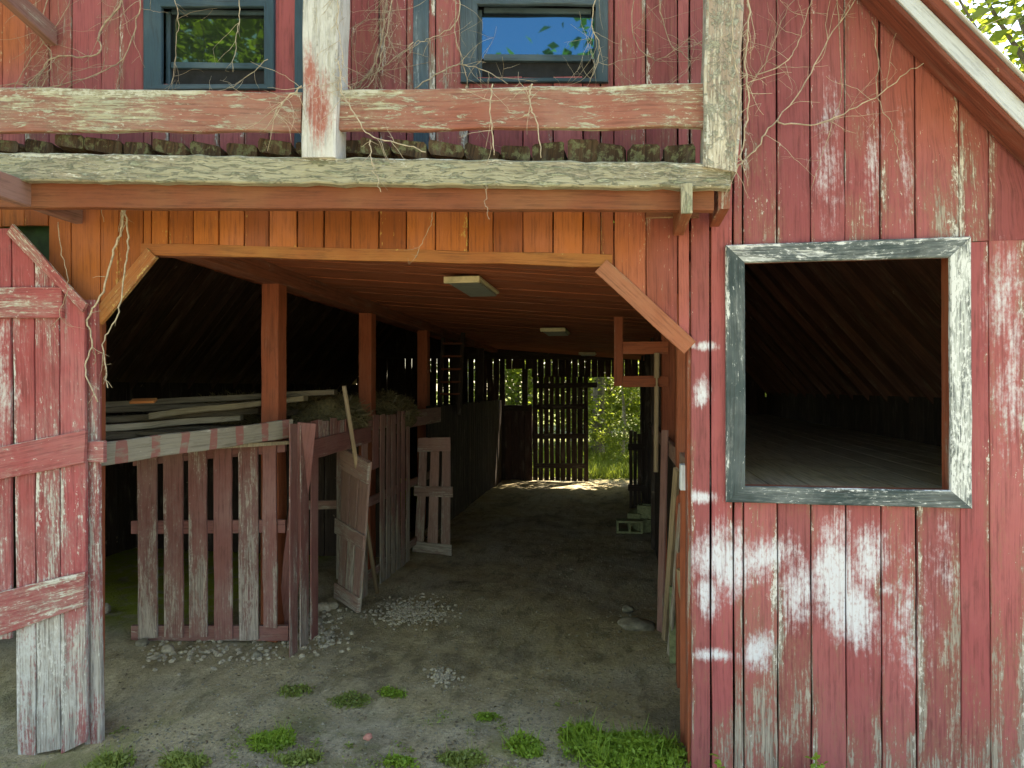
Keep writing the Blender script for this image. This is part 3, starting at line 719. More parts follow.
# ------------------------------------------------------------------ left door leaf (sagging, turned a little out of the wall)
yD = 3.9
def D(u, v, dy=0.0):
    return P(u, v, yD - (88 - u) * .0011 + dy)
dm = MB()
edges = [-62, -36, -12, 11, 34, 59, 85]
for i, (ua, ub) in enumerate(zip(edges, edges[1:])):
    tv = lambda u: max(228 + (u - 14) * (78 / 71), 228)
    ua2, ub2 = ua + .8, ub - .8
    if ub <= 11: b0, b1 = 640, 638
    else: b0 = b1 = None
    if b0 is None:
        lo_a, lo_b = (D(ua2 + 2, 753), D(ub2 + 2, 748))
        if i == 3: lo_a, lo_b = D(ua2 + 6, 763), D(ub2 + 2, 759)
        if i == 5: lo_a, lo_b = D(ua2 + 1, 755), D(ub2 + 2, 742)
    else: lo_a, lo_b = D(ua2, b0), D(ub2, b1)
    dm.plank(lo_a, lo_b, D(ua2, tv(ua2)), D(ub2, tv(ub2)), (.03, -1, 0), .026, jit=.004, endjit=.008, c=(R.random(), R.random(), R.uniform(.3, .8), 1))
door = dm.build('barn_door', 'door', barn)
for (v0a, v0b, v1a, v1b, ub) in ((288, 318, 287, 318, 62), (447, 480, 430, 463, 84), (592, 636, 572, 606, 84)):
    t = MB(); t.plank(D(-64, v0a + (v0a - v1a) * .75, -.026), D(-64, v0b + (v0b - v1b) * .75, -.026), D(ub, v1a, -.026), D(ub, v1b, -.026), (.03, -1, 0), .024, jit=.004, endjit=.01, c=(.4, .4, R.uniform(.35, .8), 1)); t.build('batten', 'door_batten', door)
t = MB(); t.plank(D(12, 224, -.028), D(6, 234, -.028), D(86, 304, -.028), D(82, 312, -.028), (.03, -1, 0), .022, jit=.003, c=(.4, .4, .95, 1)); t.build('slant_trim', 'door_batten', door)

# ------------------------------------------------------------------ balcony
YBk = 3.5
def Q(u, v, dy=0.0): return P(u, v, YBk + dy)
bm_ = MB(); ba, bb = Q(-60, 150), Q(-60, 177)
bm_.plank(Q(-70, 151), Q(-70, 179), Q(728, 163), Q(728, 188), (0, -1, 0), .07, jit=.006, ch=.008, seg=60, freq=8, endjit=.02, c=(.3, .3, .42, 1))
balc = bm_.build('balcony', 'beam', barn)
t = MB(); t.plank(Q(-70, 181, .075), Q(-70, 207, .075), Q(714, 187, .075), Q(714, 210, .075), (0, -1, 0), .06, jit=.004, seg=12); t.build('under_beam', 'under', balc)
t = MB(); t.plank(Q(-70, 86, .02), Q(-70, 132, .02), Q(301, 92, .02), Q(301, 130.5, .02), (0, -1, 0), .04, jit=.006, ch=.005, seg=20, endjit=.01, c=(.4, .5, .72, 1)); t.build('rail', 'rail', balc)
t = MB(); t.plank(Q(339, 90, .03), Q(339, 129.5, .03), Q(706, 83, .03), Q(706, 127, .03), (0, -1, 0), .04, jit=.006, ch=.005, seg=20, endjit=.01, c=(.4, .5, .55, 1)); t.build('rail', 'rail', balc)
t = MB(); t.plank(Q(301, 157, -.02), Q(335, 157, -.02), Q(304, -120, -.02), Q(341, -120, -.02), (0, -1, 0), .16, jit=.006, ch=.01, seg=16, c=(.5, .5, .62, 1)); t.build('post', 'postw', balc)
t = MB(); t.plank(Q(703, 166, -.02), Q(738, 172, -.02), Q(708, -120, -.02), Q(748, -120, -.02), (0, -1, 0), .17, jit=.008, ch=.012, seg=18, c=(.5, .5, .6, 1)); t.build('post', 'postg', balc)
# end joist and outriggers running back to the wall
def outrigger(xa, za, zb, y0, y1, w, mat, z2=None):
    t = MB(); t.plank((xa, y0, za), (xa + w, y0, za), (xa, y1, za if z2 is None else z2), (xa + w, y1, za if z2 is None else z2), (0, 0, 1), za - zb, jit=.003, ch=.004); t.build('joist', mat, balc)
e = Q(722, 180); outrigger(e.x - .005, e.z + .02, Q(722, 190).z - .075, YBk + .08, YF - .03, .055, 'jamb')
e0, e1 = Q(681, 188, -.01), Q(692, 214, -.01); outrigger(e0.x, e0.z, e1.z, YBk - .015, YF - .03, e1.x - e0.x, 'under')
t = MB(); t.box(e0.x - .002, e1.x + .002, YBk - .035, YBk - .017, e1.z, e0.z + .015, jit=.002); t.build('joist_cap', 'beam', balc)
t = MB(); t.beam((e.x - .36, YF - .035, Q(700, 205, .45).z - .02), (e.x - .06, YF - .035, Q(700, 205, .45).z - .03), .07, .0 + .03, n=(0, -1, 0)); t.build('ledger', 'under', balc)
# long lookout beams coming out of the wall towards the camera at the left
w0 = P(86, 213); 
t = MB(); zt = w0.z + .07
t.plank((w0.x - .06, 2.7, zt + .03), (w0.x, 2.7, zt + .03), (w0.x - .06, YF - .03, zt), (w0.x, YF - .03, zt), (0, 0, 1), .15, jit=.003, ch=.006, c=(.3, .5, .4, 1)); t.build('lookout_beam', 'fence_brown', barn)
w0 = P(60, 36); t = MB(); zt = w0.z + .05
t.plank((w0.x - .06, 3.2, zt + .2), (w0.x, 3.2, zt + .2), (w0.x - .06, YF - .03, zt), (w0.x, YF - .03, zt), (0, 0, 1), .13, jit=.003, ch=.006, c=(.3, .5, .4, 1)); t.build('lookout_beam', 'fence_brown', barn)
# rotten deck planks whose ends poke up behind the edge beam
uu = -50
while uu < 690:
    wd = R.uniform(30, 37)
    late = uu > 515
    if 430 < uu < 438 or (300 < uu < 312): uu += wd; continue
    top = 150 + (uu / 728) * 10 - (R.uniform(14, 19) if late else R.uniform(11, 18))
    bot = 150 + (uu / 728) * 10 + 14
    a, b = Q(uu, top, .09), Q(uu + wd - R.uniform(1, 5), top + R.uniform(-3, 3) + (R.uniform(2, 5) if not late else 0), .09)
    th = a.z - Q(uu, bot, .09).z if late else R.uniform(.065, .085)
    pk = MB(); pk.plank(V((a.x, a.y + R.uniform(0, .04), a.z)), V((b.x, b.y + R.uniform(0, .04), b.z)), V((a.x, YF - .035, a.z - .01)), V((b.x, YF - .035, b.z - .01)), (0, 0, 1), th, jit=.012, ch=.014, seg=7, endjit=.03, freq=9)
    for k in range(len(pk.v)): pk.v[k] = pk.v[k] + V((0, 0, .02 * mnoise.noise(pk.v[k] * 19)))
    pk.build('deck_plank', 'rot', balc); uu += wd

# ------------------------------------------------------------------ stall fences and gates on the left
def gp(u, v): q = PZ(u, v, 0); return q
fA = thing('stall_fence', 'red picket stall fence panel of wide spaced boards facing the yard', 'fence', (-3.5, 5.35, 0))
pA0, pA1 = V((-4.2, 5.25, 0)), V((-2.80, 5.42, 0))
def onA(u, v, dy=0.0):
    d = ray(u, v); nA = V((-(pA1 - pA0).y, (pA1 - pA0).x, 0)).normalized(); o = pA0 + nA * dy
    k = (o - CAM).dot(nA) / d.dot(nA); return CAM + d * k
nA = -V((-(pA1 - pA0).y, (pA1 - pA0).x, 0)).normalized()
for (u0, u1, vt, vb) in ((137, 156, 455, 638), (163, 182, 452, 638), (188, 206, 449, 638), (213, 231, 446, 640), (238, 257, 442, 640), (262, 276, 437, 628)):
    t = MB(); t.plank(onA(u0 + 1, vb, 0), onA(u1 + 1, vb, 0), onA(u0, vt, 0), onA(u1, vt, 0), nA, .024, jit=.004, endjit=.012); t.build('picket', 'fence', fA)
for (ua, ub, v0, v1, v2, v3, dy) in ((131, 285, 521, 534, 520, 533, .027), (131, 288, 626, 641, 626, 641, .027), (133, 285, 452, 466, 440, 452, .027)):
    t = MB(); t.plank(onA(ua, v0, dy), onA(ua, v1, dy), onA(ub, v2, dy), onA(ub, v3, dy), nA, .04, jit=.003); t.build('rail', 'fence', fA)
# corner boards + side fence
fB = thing('stall_fence', 'long red board stall fence running back beside the dirt aisle', 'fence', (XL + .06, 6.5, 0))
XS = XL + .135
def onB(u, v, x=XS): return PX(u, v, x)
def pick(u0, u1, vt, vb, x=XS, mat='fence', lean=0.0):
    t = MB(); ya, yb = onB(u0, 450, x).y, onB(u1, 450, x).y
    zt = 1.9 + R.uniform(-.02, .02) if vt is None else onB(u0, vt, x).z; zb = (-.02 if vb is None else onB(u0, vb, x).z)
    t.plank((x, ya, zb), (x, yb, zb), (x + R.uniform(-.01, .01), ya - lean, zt), (x, yb - lean, zt), (1, 0, 0), .011, jit=.004, endjit=.01); return t.build('picket', mat, fB)
t = MB(); a = PZ(285, 634); t.beam((a.x, a.y, 0), (onB(279, 418).x + .04, 5.36, 1.9), .155, .025, n=(.5, -1, 0), jit=.005); t.build('leaning_board', 'fence', fB)
for (u0, u1) in ((290.5, 298), (301, 309), (311.5, 318.5)): pick(u0, u1, None, None)
for (u0, u1) in ((319.5, 322.5), (323.5, 329), (330.5, 337), (338, 344), (345, 351), (352, 358)): pick(u0, u1, None, 448)   # short boards over the doorway
yy0, yy1 = onB(312, 440).y, onB(369, 440).y
t = MB(); t.beam((XS + .027, yy0 - .02, 1.66), (XS + .027, yy1, 1.70), .17, .025, n=(1, 0, 0)); t.build('header_board', 'fence', fB)
for (u0, u1) in ((373, 379), ): pick(u0, u1, None, 470)
for (u0, u1) in ((380.5, 385), (386.6, 390.6), (392.2, 395.8), (397.2, 400.6), (402, 405.2), (406.6, 410)): pick(u0, u1, None, None, mat='fence_brown')
for (u0, u1) in ((362, 368),): pick(u0, u1, None, None, mat='fence_brown')
t = MB(); t.beam((XS - .03, 5.45, .95), (XS - .03, yy0, .95), .1, .03, n=(1, 0, 0)); t.beam((XS - .03, yy1, .95), (XS - .03, 9.5, .95), .1, .03, n=(1, 0, 0)); t.beam((XS - .03, yy1, .15), (XS - .03, 9.4, .15), .1, .03, n=(1, 0, 0)); t.beam((XS - .03, 5.45, 1.82), (XS - .03, 9.55, 1.82), .12, .03, n=(1, 0, 0))
t.build('rail', 'fence_brown', fB)
ya, yb = onB(410, 450).y, 9.6
t = MB(); t.beam((XS, ya, 1.8), (XS, yb + .2, 1.8), .22, .022, n=(1, 0, 0)); t.build('header_board', 'fence_brown', fB)
# inner pickets of the back of the stall seen through the doorway
t = MB(); t.plank((-3.25, 7.3, 0), (-3.1, 7.35, 0), (-3.25, 7.3, 1.7), (-3.1, 7.35, 1.7), (0, -1, 0), .025); t.plank((-3.7, 7.2, .9), (-3.7, 7.2, .8), (-2.95, 7.4, .9), (-2.95, 7.4, .8), (0, -1, 0), .03); t.build('inner_board', 'gate', fB)
# the striped plank between the left jamb and the fence corner
t = MB(); s0t, s0b = P(86, 444, 3.96), P(86, 462, 3.96); 
t.plank((s0t.x, 3.965, s0t.z), (s0t.x, 3.965, s0t.z - .165), (-2.78, 5.36, 1.93), (-2.78, 5.36, 1.78), (.8, -.6, 0), .05, jit=.005, ch=.006, seg=12); t.build('striped_beam', 'striped', barn)
t = MB(); a, b = P(84, 441, 3.93), P(105, 462, 3.93); t.box(a.x, b.x, 3.915, 3.945, b.z, a.z, jit=.003); t.build('beam_end_block', 'door', barn)

# open gate leaf beside the stall doorway
def quad_gate(c, thick, boards, rails, mat, root, nrm):
    """c: bottom-left, bottom-right, top-left, top-right corners"""
    bl2, br2, tl2, tr2 = c
    def at(s, q): return bl2.lerp(br2, s).lerp(tl2.lerp(tr2, s), q)
    for s0, s1 in boards:
        t = MB(); t.plank(at(s0, 0), at(s1, 0), at(s0, 1), at(s1, 1), nrm, thick, jit=.004, endjit=.01); t.build('board', mat, root)
    for q0, q1, sa, sb in rails:
        t = MB(); o = nrm * .026; t.plank(at(sa, q1) + o, at(sa, q0) + o, at(sb, q1) + o, at(sb, q0) + o, nrm, .025, jit=.004, endjit=.006); t.build('rail', mat, root)
b0, b1 = gp(337, 598), gp(359, 612)
nG = (b1 - b0).cross(V((0, 0, 1))).normalized()
if nG.y > 0: nG = -nG
def atY(u, v, ref): return P(u, v, ref.y)
g1 = thing('stall_gate', 'narrow brown board gate standing open in the first stall doorway', 'gate', tuple(b0), 'stall gates')
quad_gate([b0, b1, atY(343, 447, b0), atY(370, 463, b1)], .022, ((0, .3), (.35, .62), (.68, 1)), ((.86, 1, -.02, 1.02), (.42, .52, -.12, 1.05), (.0, .1, -.05, 1.02)), 'gate', g1, nG)
b0, b1 = gp(413, 551), gp(451, 555)
g2 = thing('stall_gate', 'brown slatted gate with three boards and a cross rail by the dark stall opening', 'gate', tuple(b0), 'stall gates')
quad_gate([b0, b1, atY(419, 438, b0), atY(451, 437, b1)], .022, ((.03, .27), (.38, .64), (.73, .98)), ((.88, 1, 0, 1), (.49, .58, -.05, 1.05), (0, .09, 0, 1.02)), 'gate', g2, V((0, -1, 0)))

# ------------------------------------------------------------------ loose things
def single(mb, name, mat, label, cat, group=None, smooth=False): return tag(mb.build(name, mat, smooth=smooth), label, cat, group)
t = MB(); b = gp(377, 592); a = PX(344, 386, XS + .045); t.tube([a, a.lerp(b, .4), b], .022, .024, 8); single(t, 'tool_handle', 'tan', 'pale wooden tool handle leaning behind the open stall gate', 'tool', smooth=True)
# planks leaning inside the right jamb
def lean(name, p, q, w, th, mat, label, cat, n=(-.9, -.5, 0)):
    t = MB(); t.beam(p, q, w, th, n=n, jit=.003); return single(t, name, mat, label, cat)
lean('leaning_plank', (PZ(663, 640).x, PZ(663, 640).y, 0), P(675, 470, 5.0), .06, .03, 'tan', 'long pale plank leaning on the right-hand stall rail inside the bay', 'board')
lean('leaning_plank', (PZ(684, 660).x, 5.2, 0), P(678, 570, 5.05), .05, .03, 'tan', 'short tan stick leaning low against the right-hand stall rail', 'board')
lean('leaning_plank', (PZ(668, 655).x, PZ(668, 655).y, 0), P(680, 505, 4.9), .045, .02, 'gate', 'thin grey-brown slat crossing the long pale plank at the right-hand stall', 'board')
lean('leaning_plank', (.33, 6.2, 0), P(664, 430, 6.3), .09, .02, 'fence_brown', 'brown board leaning upright farther back along the right-hand stall', 'board')
lean('leaning_plank', (op_r - .015, 4.30, -.02), P(683, 490, 4.32), .07, .04, 'inpost', 'reddish brown board propped up just inside the right door post', 'board')
t = MB(); a, b = P(669, 585, 5.55), P(683, 628, 5.55); t.box(a.x, b.x + .02, 5.5, 5.54, 0, a.z, jit=.003); single(t, 'panel_offcut', 'block', 'greenish panel offcut standing on the dirt behind the leaning planks', 'board')
t = MB(); a, b = P(657, 353, 6.9), P(656, 472, 6.9); t.tube([a, a.lerp(b, .21)], .028, .028, 8); a2 = a.lerp(b, .28); t.tube([a2, b], .024, .024, 8); t.tube([a.lerp(b, .2), a.lerp(b, .29)], .012, .012, 6)
single(t, 'conduit_pipe', 'tan', 'pale upright pipe running down beside the right-hand posts', 'pipe')
# dark broken stall gate near the far door
t = MB()
for k in range(4): t.box(.13 + k * .075, .197 + k * .075, 12.6, 12.63, -.02, 1.38 + R.uniform(-.06, .04), jit=.004)
t.box(.11, .43, 12.56, 12.595, 1.05, 1.17); t.box(.11, .43, 12.56, 12.595, .3, .42)
single(t, 'broken_gate', 'dark', 'dark broken gate standing on the right of the far doorway', 'gate')
# lumber heaped on the left loft
lum = [((100, 398), (330, 386), 4.95, .09, 'greywood', 'long grey plank at the back of the lumber heap on the loft'),
       ((98, 404), (268, 396), 4.85, .11, 'greywood', 'wide grey plank second from the back of the lumber heap'),
       ((150, 408), (305, 392), 4.75, .07, 'lumber_tan', 'pale tan plank lying across the middle of the lumber heap'),
       ((95, 413), (262, 404), 4.6, .10, 'greywood', 'rough grey plank in front of the pale tan plank'),
       ((98, 421), (240, 411), 4.5, .12, 'loftfloor', 'broad dark grey plank low in the front of the lumber heap'),
       ((100, 429), (215, 421), 4.4, .11, 'greywood', 'short grey plank nearest to the striped beam'),
       ((285, 408), (330, 398), 6.0, .08, 'greywood', 'grey plank end poking out between the first two posts')]
for i, ((u0, v0), (u1, v1), y, th, mat, lb) in enumerate(lum):
    a, b = P(u0, v0 + 4, y), P(u1, v1 + 4, y + 1.1); t = MB(); wd = R.uniform(.14, .2)
    t.plank(a, a + V((-.02, wd, .0)), b, b + V((-.02, wd, .0)), (0, 0, 1), max(.03, min(th, .05)), jit=.014, ch=.006, endjit=.05, seg=12, freq=4)
    for k_ in range(len(t.v)): t.v[k_] = t.v[k_] + V((0, 0, .014 * mnoise.noise(t.v[k_] * 2.3)))
    # what carries it: the planks are stacked down to the loft floor
    single(t, 'lumber_plank', mat, lb, 'plank', 'lumber heaped on the left loft')
t = MB(); 
for i in range(16):
    y0 = R.uniform(4.45, 5.6); x0 = -3.35 + (y0 - 4.4) * .5 - R.uniform(.1, .3); zz = 1.742 + .01 + (i % 4) * .035
    L = R.uniform(1.2, 2.6); t.plank((x0, y0, zz), (x0, y0 + R.uniform(.12, .2), zz), (x0 - L, y0 + R.uniform(-.3, .1), zz + .01), (x0 - L, y0 + .15 + R.uniform(-.2, .1), zz + .01), (0, 0, 1), .03, jit=.004)
o = t.build('lumber_heap', 'greywood'); struct(o, 'stuff'); o['label'] = 'jumble of old grey lumber under the planks on the loft'; o['category'] = 'lumber'
t = MB(); a = P(131, 402, 4.6); t.beam((a.x, a.y, a.z + .015), (a.x + .17, a.y + .05, a.z + .02), .07, .02, n=(.0, -.4, 1)); single(t, 'wood_scrap', 'trim_orange', 'small orange brown scrap of wood on top of the lumber heap', 'scrap')
# hay
def hay(p, rx, ry, rz, label, n=2600):
    root = thing('hay_mound', label, 'hay', p, 'hay mounds on the left loft')
    t = MB(); t.rock((p[0], p[1], p[2] + rz * .45), rx, ry, rz, 4, .35); o = t.build('hay_core', 'hay', root, smooth=True)
    th = NR.uniform(0, 6.283, n); ph = np.arccos(NR.uniform(-.1, 1, n)); k = NR.uniform(.9, 1.08, n)
    c = np.stack([np.cos(th) * np.sin(ph) * rx * k, np.sin(th) * np.sin(ph) * ry * k, np.cos(ph) * rz * k + rz * .45], 1)
    d = NR.normal(size=(n, 3)); d[:, 2] *= .5; d /= np.linalg.norm(d, axis=1, keepdims=True); L = NR.uniform(.04, .13, (n, 1)); w = np.cross(d, NR.normal(size=(n, 3))); w = w / np.linalg.norm(w, axis=1, keepdims=True) * .003
    q = np.stack([c - d * L - w, c - d * L + w, c + d * L + w, c + d * L - w], 1)
    objmesh('straw', npmesh('straw', q, 4), 'straw', root)
q = P(325, 415, 6.6); hay((q.x, q.y, 1.745), .40, .36, .25, 'round hay mound on the loft between the first and second posts')
q = P(385, 410, 8.3); hay((q.x - .1, q.y, 1.745), .45, .5, .26, 'low hay mound on the loft just past the second post')
q = P(235, 412, 6.7); hay((q.x, q.y, 1.745), .55, .4, .24, 'dark flattened hay mound behind the lumber heap')
# ladder in the loft
t = thing('ladder', 'dark wooden ladder standing in the left loft near the third post', 'ladder', (-3.3, 11.2, 1.75))
la, lb_ = P(439, 398, 11.2), P(459, 398, 11.2)
for q in (la, lb_): k = MB(); k.beam((q.x, 11.2, 1.745), (q.x, 11.5, 3.3), .07, .04); k.build('side_rail', 'dark', t)
for v in (343, 356, 369, 382, 394):
    k = MB(); zz = P(450, v, 11.3).z; k.beam((la.x, 11.2 + (zz - 1.75) * .19, zz), (lb_.x, 11.2 + (zz - 1.75) * .19, zz), .035, .03); k.build('rung', 'girder', t)
# ceiling lamps (unlit)
def lamp(u, v, lb, wid, length):
    d = ray(u, v); k = .6
    for _ in range(60):
        p_ = CAM + d * k
        if p_.z > ceilz(p_.x, p_.y) - .10: break
        k += .25
    p_ = CAM + d * k; top = ceilz(p_.x, p_.y) - .028
    root = thing('ceiling_lamp', lb, 'lamp', (p_.x, p_.y, top), 'lamps down the middle of the bay ceiling')
    a = MB(); a.box(p_.x - wid / 2, p_.x + wid / 2, p_.y, p_.y + length, top - .028, top, jit=0, ch=.006); a.build('housing', 'lamp', root)
    a = MB(); a.box(p_.x - wid / 2 + .02, p_.x + wid / 2 - .02, p_.y + .02, p_.y + length - .02, top - .052, top - .029, jit=0, ch=.01); a.build('diffuser', 'diff', root)
    a = MB(); a.box(p_.x - wid / 2, p_.x + wid / 2, p_.y - .02, p_.y + .02, top - .055, top - .002, jit=0, ch=.006); a.build('end_cap', 'lamp', root)
lamp(462, 284, 'nearest of the three unlit lamps on the plank ceiling', .29, .85)
lamp(553, 332, 'middle lamp of the three on the plank ceiling', .34, .8)
lamp(587, 355, 'farthest and smallest lamp on the plank ceiling', .34, .6)
# concrete blocks: shell with two hollow cells
def block(p, rz, tip, label):
    mb = MB(); L, W, H, k = .39, .19, .19, .032
    loc = [((0, 0), (L, k)), ((0, W - k), (L, W)), ((0, k), (k, W - k)), ((L - k, k), (L, W - k)), ((L / 2 - k / 2, k), (L / 2 + k / 2, W - k))]
    for (x0, y0), (x1, y1) in loc: mb.box(x0, x1, y0, y1, 0, H, jit=.001, ch=.002) if H > max(x1 - x0, y1 - y0) else mb.box(x0, x1, y0, y1, 0, H, jit=.001, ch=.002)
    ob = mb.build('concrete_block', 'block', origin=(L / 2, W / 2, 0)); ob.location = p; ob.rotation_euler = (tip, 0, rz)
    return tag(ob, label, 'block', 'concrete blocks piled in the aisle')
bq = gp(637, 533)
bx, by = bq.x, bq.y
block((bx - .12, by, .12), .05, math.pi / 2, 'concrete block lying at the front of the block pile with its holes showing')
block((bx + .15, by + .06, .02), .5, 0, 'concrete block sunk at the right foot of the block pile')
block((bx - .12, by + .22, .19), 1.45, math.pi / 2, 'concrete block standing on the left of the block pile')
block((bx + .12, by + .25, .22), .1, math.pi / 2 + .2, 'topmost tilted concrete block of the block pile')
block((bx + .22, by + .1, .22), -.3, 0, 'flat concrete block resting on the right of the block pile')
# rocks
def rock(u, v, rx, ry, rz, mat, label, cat='rock', name='rock', amp=.35):
    q = gp(u, v); t = MB(); t.rock((q.x, q.y, gz(q.x, q.y) + rz * .45), rx, ry, rz, 3, amp); return single(t, name, mat, label, cat, None, True)
rock(636, 627, .17, .12, .055, 'rock', 'large flat mossy stone on the dirt near the right-hand stall')
rock(628, 609, .07, .06, .04, 'rock', 'small stone just behind the large flat stone')
rock(168, 649, .07, .05, .04, 'rockpale', 'pale stone at the foot of the second picket')
rock(142, 643, .06, .05, .03, 'rock', 'low grey stone at the first picket of the panel')
rock(322, 606, .09, .06, .05, 'rockpale', 'pale flat stone in the stall doorway beside the open gate')
rock(333, 604, .06, .05, .04, 'rockpale', 'small pale stone tight against the open gate')
rock(295, 636, .06, .05, .04, 'rockpale', 'white stone at the foot of the leaning corner board')
rock(315, 618, .07, .06, .045, 'rock', 'grey stone in the rubble by the fence corner')
rock(257, 655, .05, .04, .03, 'rock', 'little stone in front of the last picket')
rock(368, 737, .035, .025, .018, 'brick', 'pinkish brick shard lying among weeds', 'brick', 'brick_shard')
rock(106, 608, .05, .05, .06, 'rockpale', 'upright pale stone on mossy ground behind the door jamb')
rock(590, 742, .045, .035, .025, 'rockpale', 'pale stone half hidden by the bright weeds')
# rubble pile + gravel
t = MB()
for i in range(320):
    u, v = R.gauss(310, 22), R.gauss(626, 12)
    if v < 600 or u > 352: continue
    q = gp(u, v); k = R.uniform(.008, .03); t.rock((q.x, q.y, gz(q.x, q.y) + k * .3), k, k * R.uniform(.6, 1), k * .6, 1, .3)
for i in range(620):
    u, v = R.gauss(412, 18), R.gauss(611, 6); q = gp(u, v); k = R.uniform(.008, .022); t.rock((q.x, q.y, gz(q.x, q.y) + k * .4), k, k * .8, k * .6, 1, .3)
for i in range(120):
    u, v = R.gauss(443, 7), R.gauss(675, 4); q = gp(u, v); k = R.uniform(.008, .02); t.rock((q.x, q.y, gz(q.x, q.y) + k * .6), k, k * .8, k * .7, 1, .3)
for i in range(150):
    u, v = R.uniform(140, 280), R.gauss(652, 7); q = gp(u, v); k = R.uniform(.007, .03); t.rock((q.x, q.y, gz(q.x, q.y) + k * .3), k, k * .8, k * .6, 1, .3)
o = t.build('rubble', 'rockpale'); struct(o, 'stuff')
def gravel(n, mat, kmax):
    t = MB(); i = 0
    while i < n:
        u, v = R.uniform(100, 700), 770 - 260 * R.random() ** 1.5
        q = gp(u, v)
        if q.x > .36 or q.y > 12 or (q.x < -2.8 and q.y > 5.2): i += 1; continue
        if mnoise.noise(V((q.x * .9 + 9, q.y * .9, 1))) + R.uniform(-.3, .4) < 0: i += 1; continue
        k = R.uniform(.004, kmax) * R.uniform(.5, 1); t.rock((q.x, q.y, gz(q.x, q.y) + k * .25), k, k * R.uniform(.6, 1), k * .55, 1, .35); i += 1
    o = t.build('gravel', mat); struct(o, 'stuff')
gravel(3600, 'rock', .017); gravel(900, 'rockpale', .010)
# leaf litter and straw bits on the floor
n = 1100; uu = NR.uniform(100, 700, n); vv_ = 765 - 255 * NR.random(n) ** 1.4
cc = []
for a, b in zip(uu, vv_):
    q = gp(a, b)
    if q.x < .36 and q.y < 14 and not (q.x < -2.8 and q.y > 5.2): cc.append((q.x, q.y, gz(q.x, q.y) + .006))
cc = np.array(cc); q = leaves(cc, .026, .15); o = objmesh('leaf_litter', npmesh('leaf_litter', q, 4), 'straw'); struct(o, 'stuff')
MT['litter'] = leafmat('litter_brown', (.08, .06, .04), (.22, .17, .11), .05); o.data.materials[0] = MT['litter']

# ------------------------------------------------------------------ weeds
def weeds(u, v, ru, depth, h, n, mat, label, size=.035, grass=.16):
    c = gp(u, v); e = gp(u + ru, v); rad = (e - c).length
    root = (c.x, c.y, gz(c.x, c.y))
    ang = NR.uniform(0, 6.283, n); rr = np.sqrt(NR.random(n)) * NR.uniform(.6, 1.15, n)
    x = np.cos(ang) * rr * rad; y = np.sin(ang) * rr * depth
    lump = np.array([.55 + .9 * max(0, mnoise.noise(V((a * 9 + c.x * 7, b * 9, u))) + .35) for a, b in zip(x, y)])
    z = NR.random(n) ** .8 * h * (1.05 - .6 * rr.clip(0, 1)) * lump
    gzv = np.array([gz(c.x + a, c.y + b) - root[2] for a, b in zip(x, y)])
    cen = np.stack([x, y, z + .004 + gzv], 1)
    q = leaves(cen, size, .35)
    nb = int(n * grass); ii = NR.integers(0, n, nb); base = np.stack([x[ii], y[ii], gzv[ii]], 1); up = NR.normal(size=(nb, 3)) * .35; up[:, 2] = 1
    L = (h * NR.uniform(.6, 1.35, nb) * lump[ii])[:, None]; w = np.stack([NR.normal(size=nb), NR.normal(size=nb), np.zeros(nb)], 1); w = w / np.linalg.norm(w, axis=1, keepdims=True) * .004
    bl3 = np.stack([base - w, base + w, base + up * L + w * .2, base + up * L - w * .2], 1)
    o = objmesh('weed_clump', npmesh('weed_clump', np.concatenate([q, bl3]), 4), mat, None, root)
    return tag(o, label, 'weeds', 'weeds growing along the front of the barn')
weeds(628, 754, 64, .22, .12, 4200, 'weed', 'broad bright green weed patch growing at the foot of the right jamb', .030)
weeds(580, 738, 22, .10, .12, 800, 'weed', 'tall bright weed tuft at the left end of the broad patch', .03)
weeds(525, 748, 21, .09, .09, 700, 'weed', 'small bright weed tuft beside the pale stone', .026)
weeds(487, 716, 14, .06, .05, 250, 'weed', 'tiny low weed sprig alone on the bare dirt', .022)
weeds(392, 693, 16, .07, .05, 300, 'weed', 'little bright weed tuft on the bare dirt in the middle', .024)
weeds(350, 698, 22, .10, .03, 800, 'weedpale', 'flat dull green weed mat beside the little bright tuft', .02)
weeds(296, 690, 18, .10, .05, 300, 'weedpale', 'dull thin weed tuft behind the big bright clump', .024)
weeds(272, 740, 24, .12, .08, 1000, 'weed', 'big bright weed clump in the yard left of the brick shard', .028)
weeds(300, 760, 24, .08, .06, 500, 'weedpale', 'feathery dull weed clump in front of the big bright clump', .03)
weeds(185, 760, 28, .08, .07, 650, 'weedpale', 'spreading weed clump in the yard between the door and the big clump', .028)
weeds(108, 752, 26, .10, .11, 900, 'weedpale', 'leafy weed clump at the foot of the left jamb board', .03)
weeds(20, 764, 22, .08, .14, 700, 'weed', 'weed tuft under the lower corner of the sagging door', .035)
weeds(462, 760, 26, .07, .07, 500, 'weedpale', 'pale weed clump at the bottom edge in the middle of the yard', .028)
weeds(400, 764, 20, .05, .05, 300, 'weed', 'short weed tuft in front of the brick shard', .025)
pts = []
for _ in range(260):
    u, v = R.uniform(100, 690), R.uniform(684, 775) 
    q = gp(u, v)
    if mnoise.noise(V((q.x * 2.2, q.y * 2.2, 7))) + (v - 735) / 110 < R.uniform(-.1, .5): continue
    k = R.randint(8, 26); sp_ = R.uniform(.012, .035)
    for _ in range(k):
        x_, y_ = q.x + R.gauss(0, sp_), q.y + R.gauss(0, sp_); pts.append((x_, y_, gz(x_, y_) + R.random() * .03 + .004))
o = objmesh('ground_cover', npmesh('ground_cover', leaves(np.array(pts), .02, .4), 4), 'weedpale'); struct(o, 'stuff')
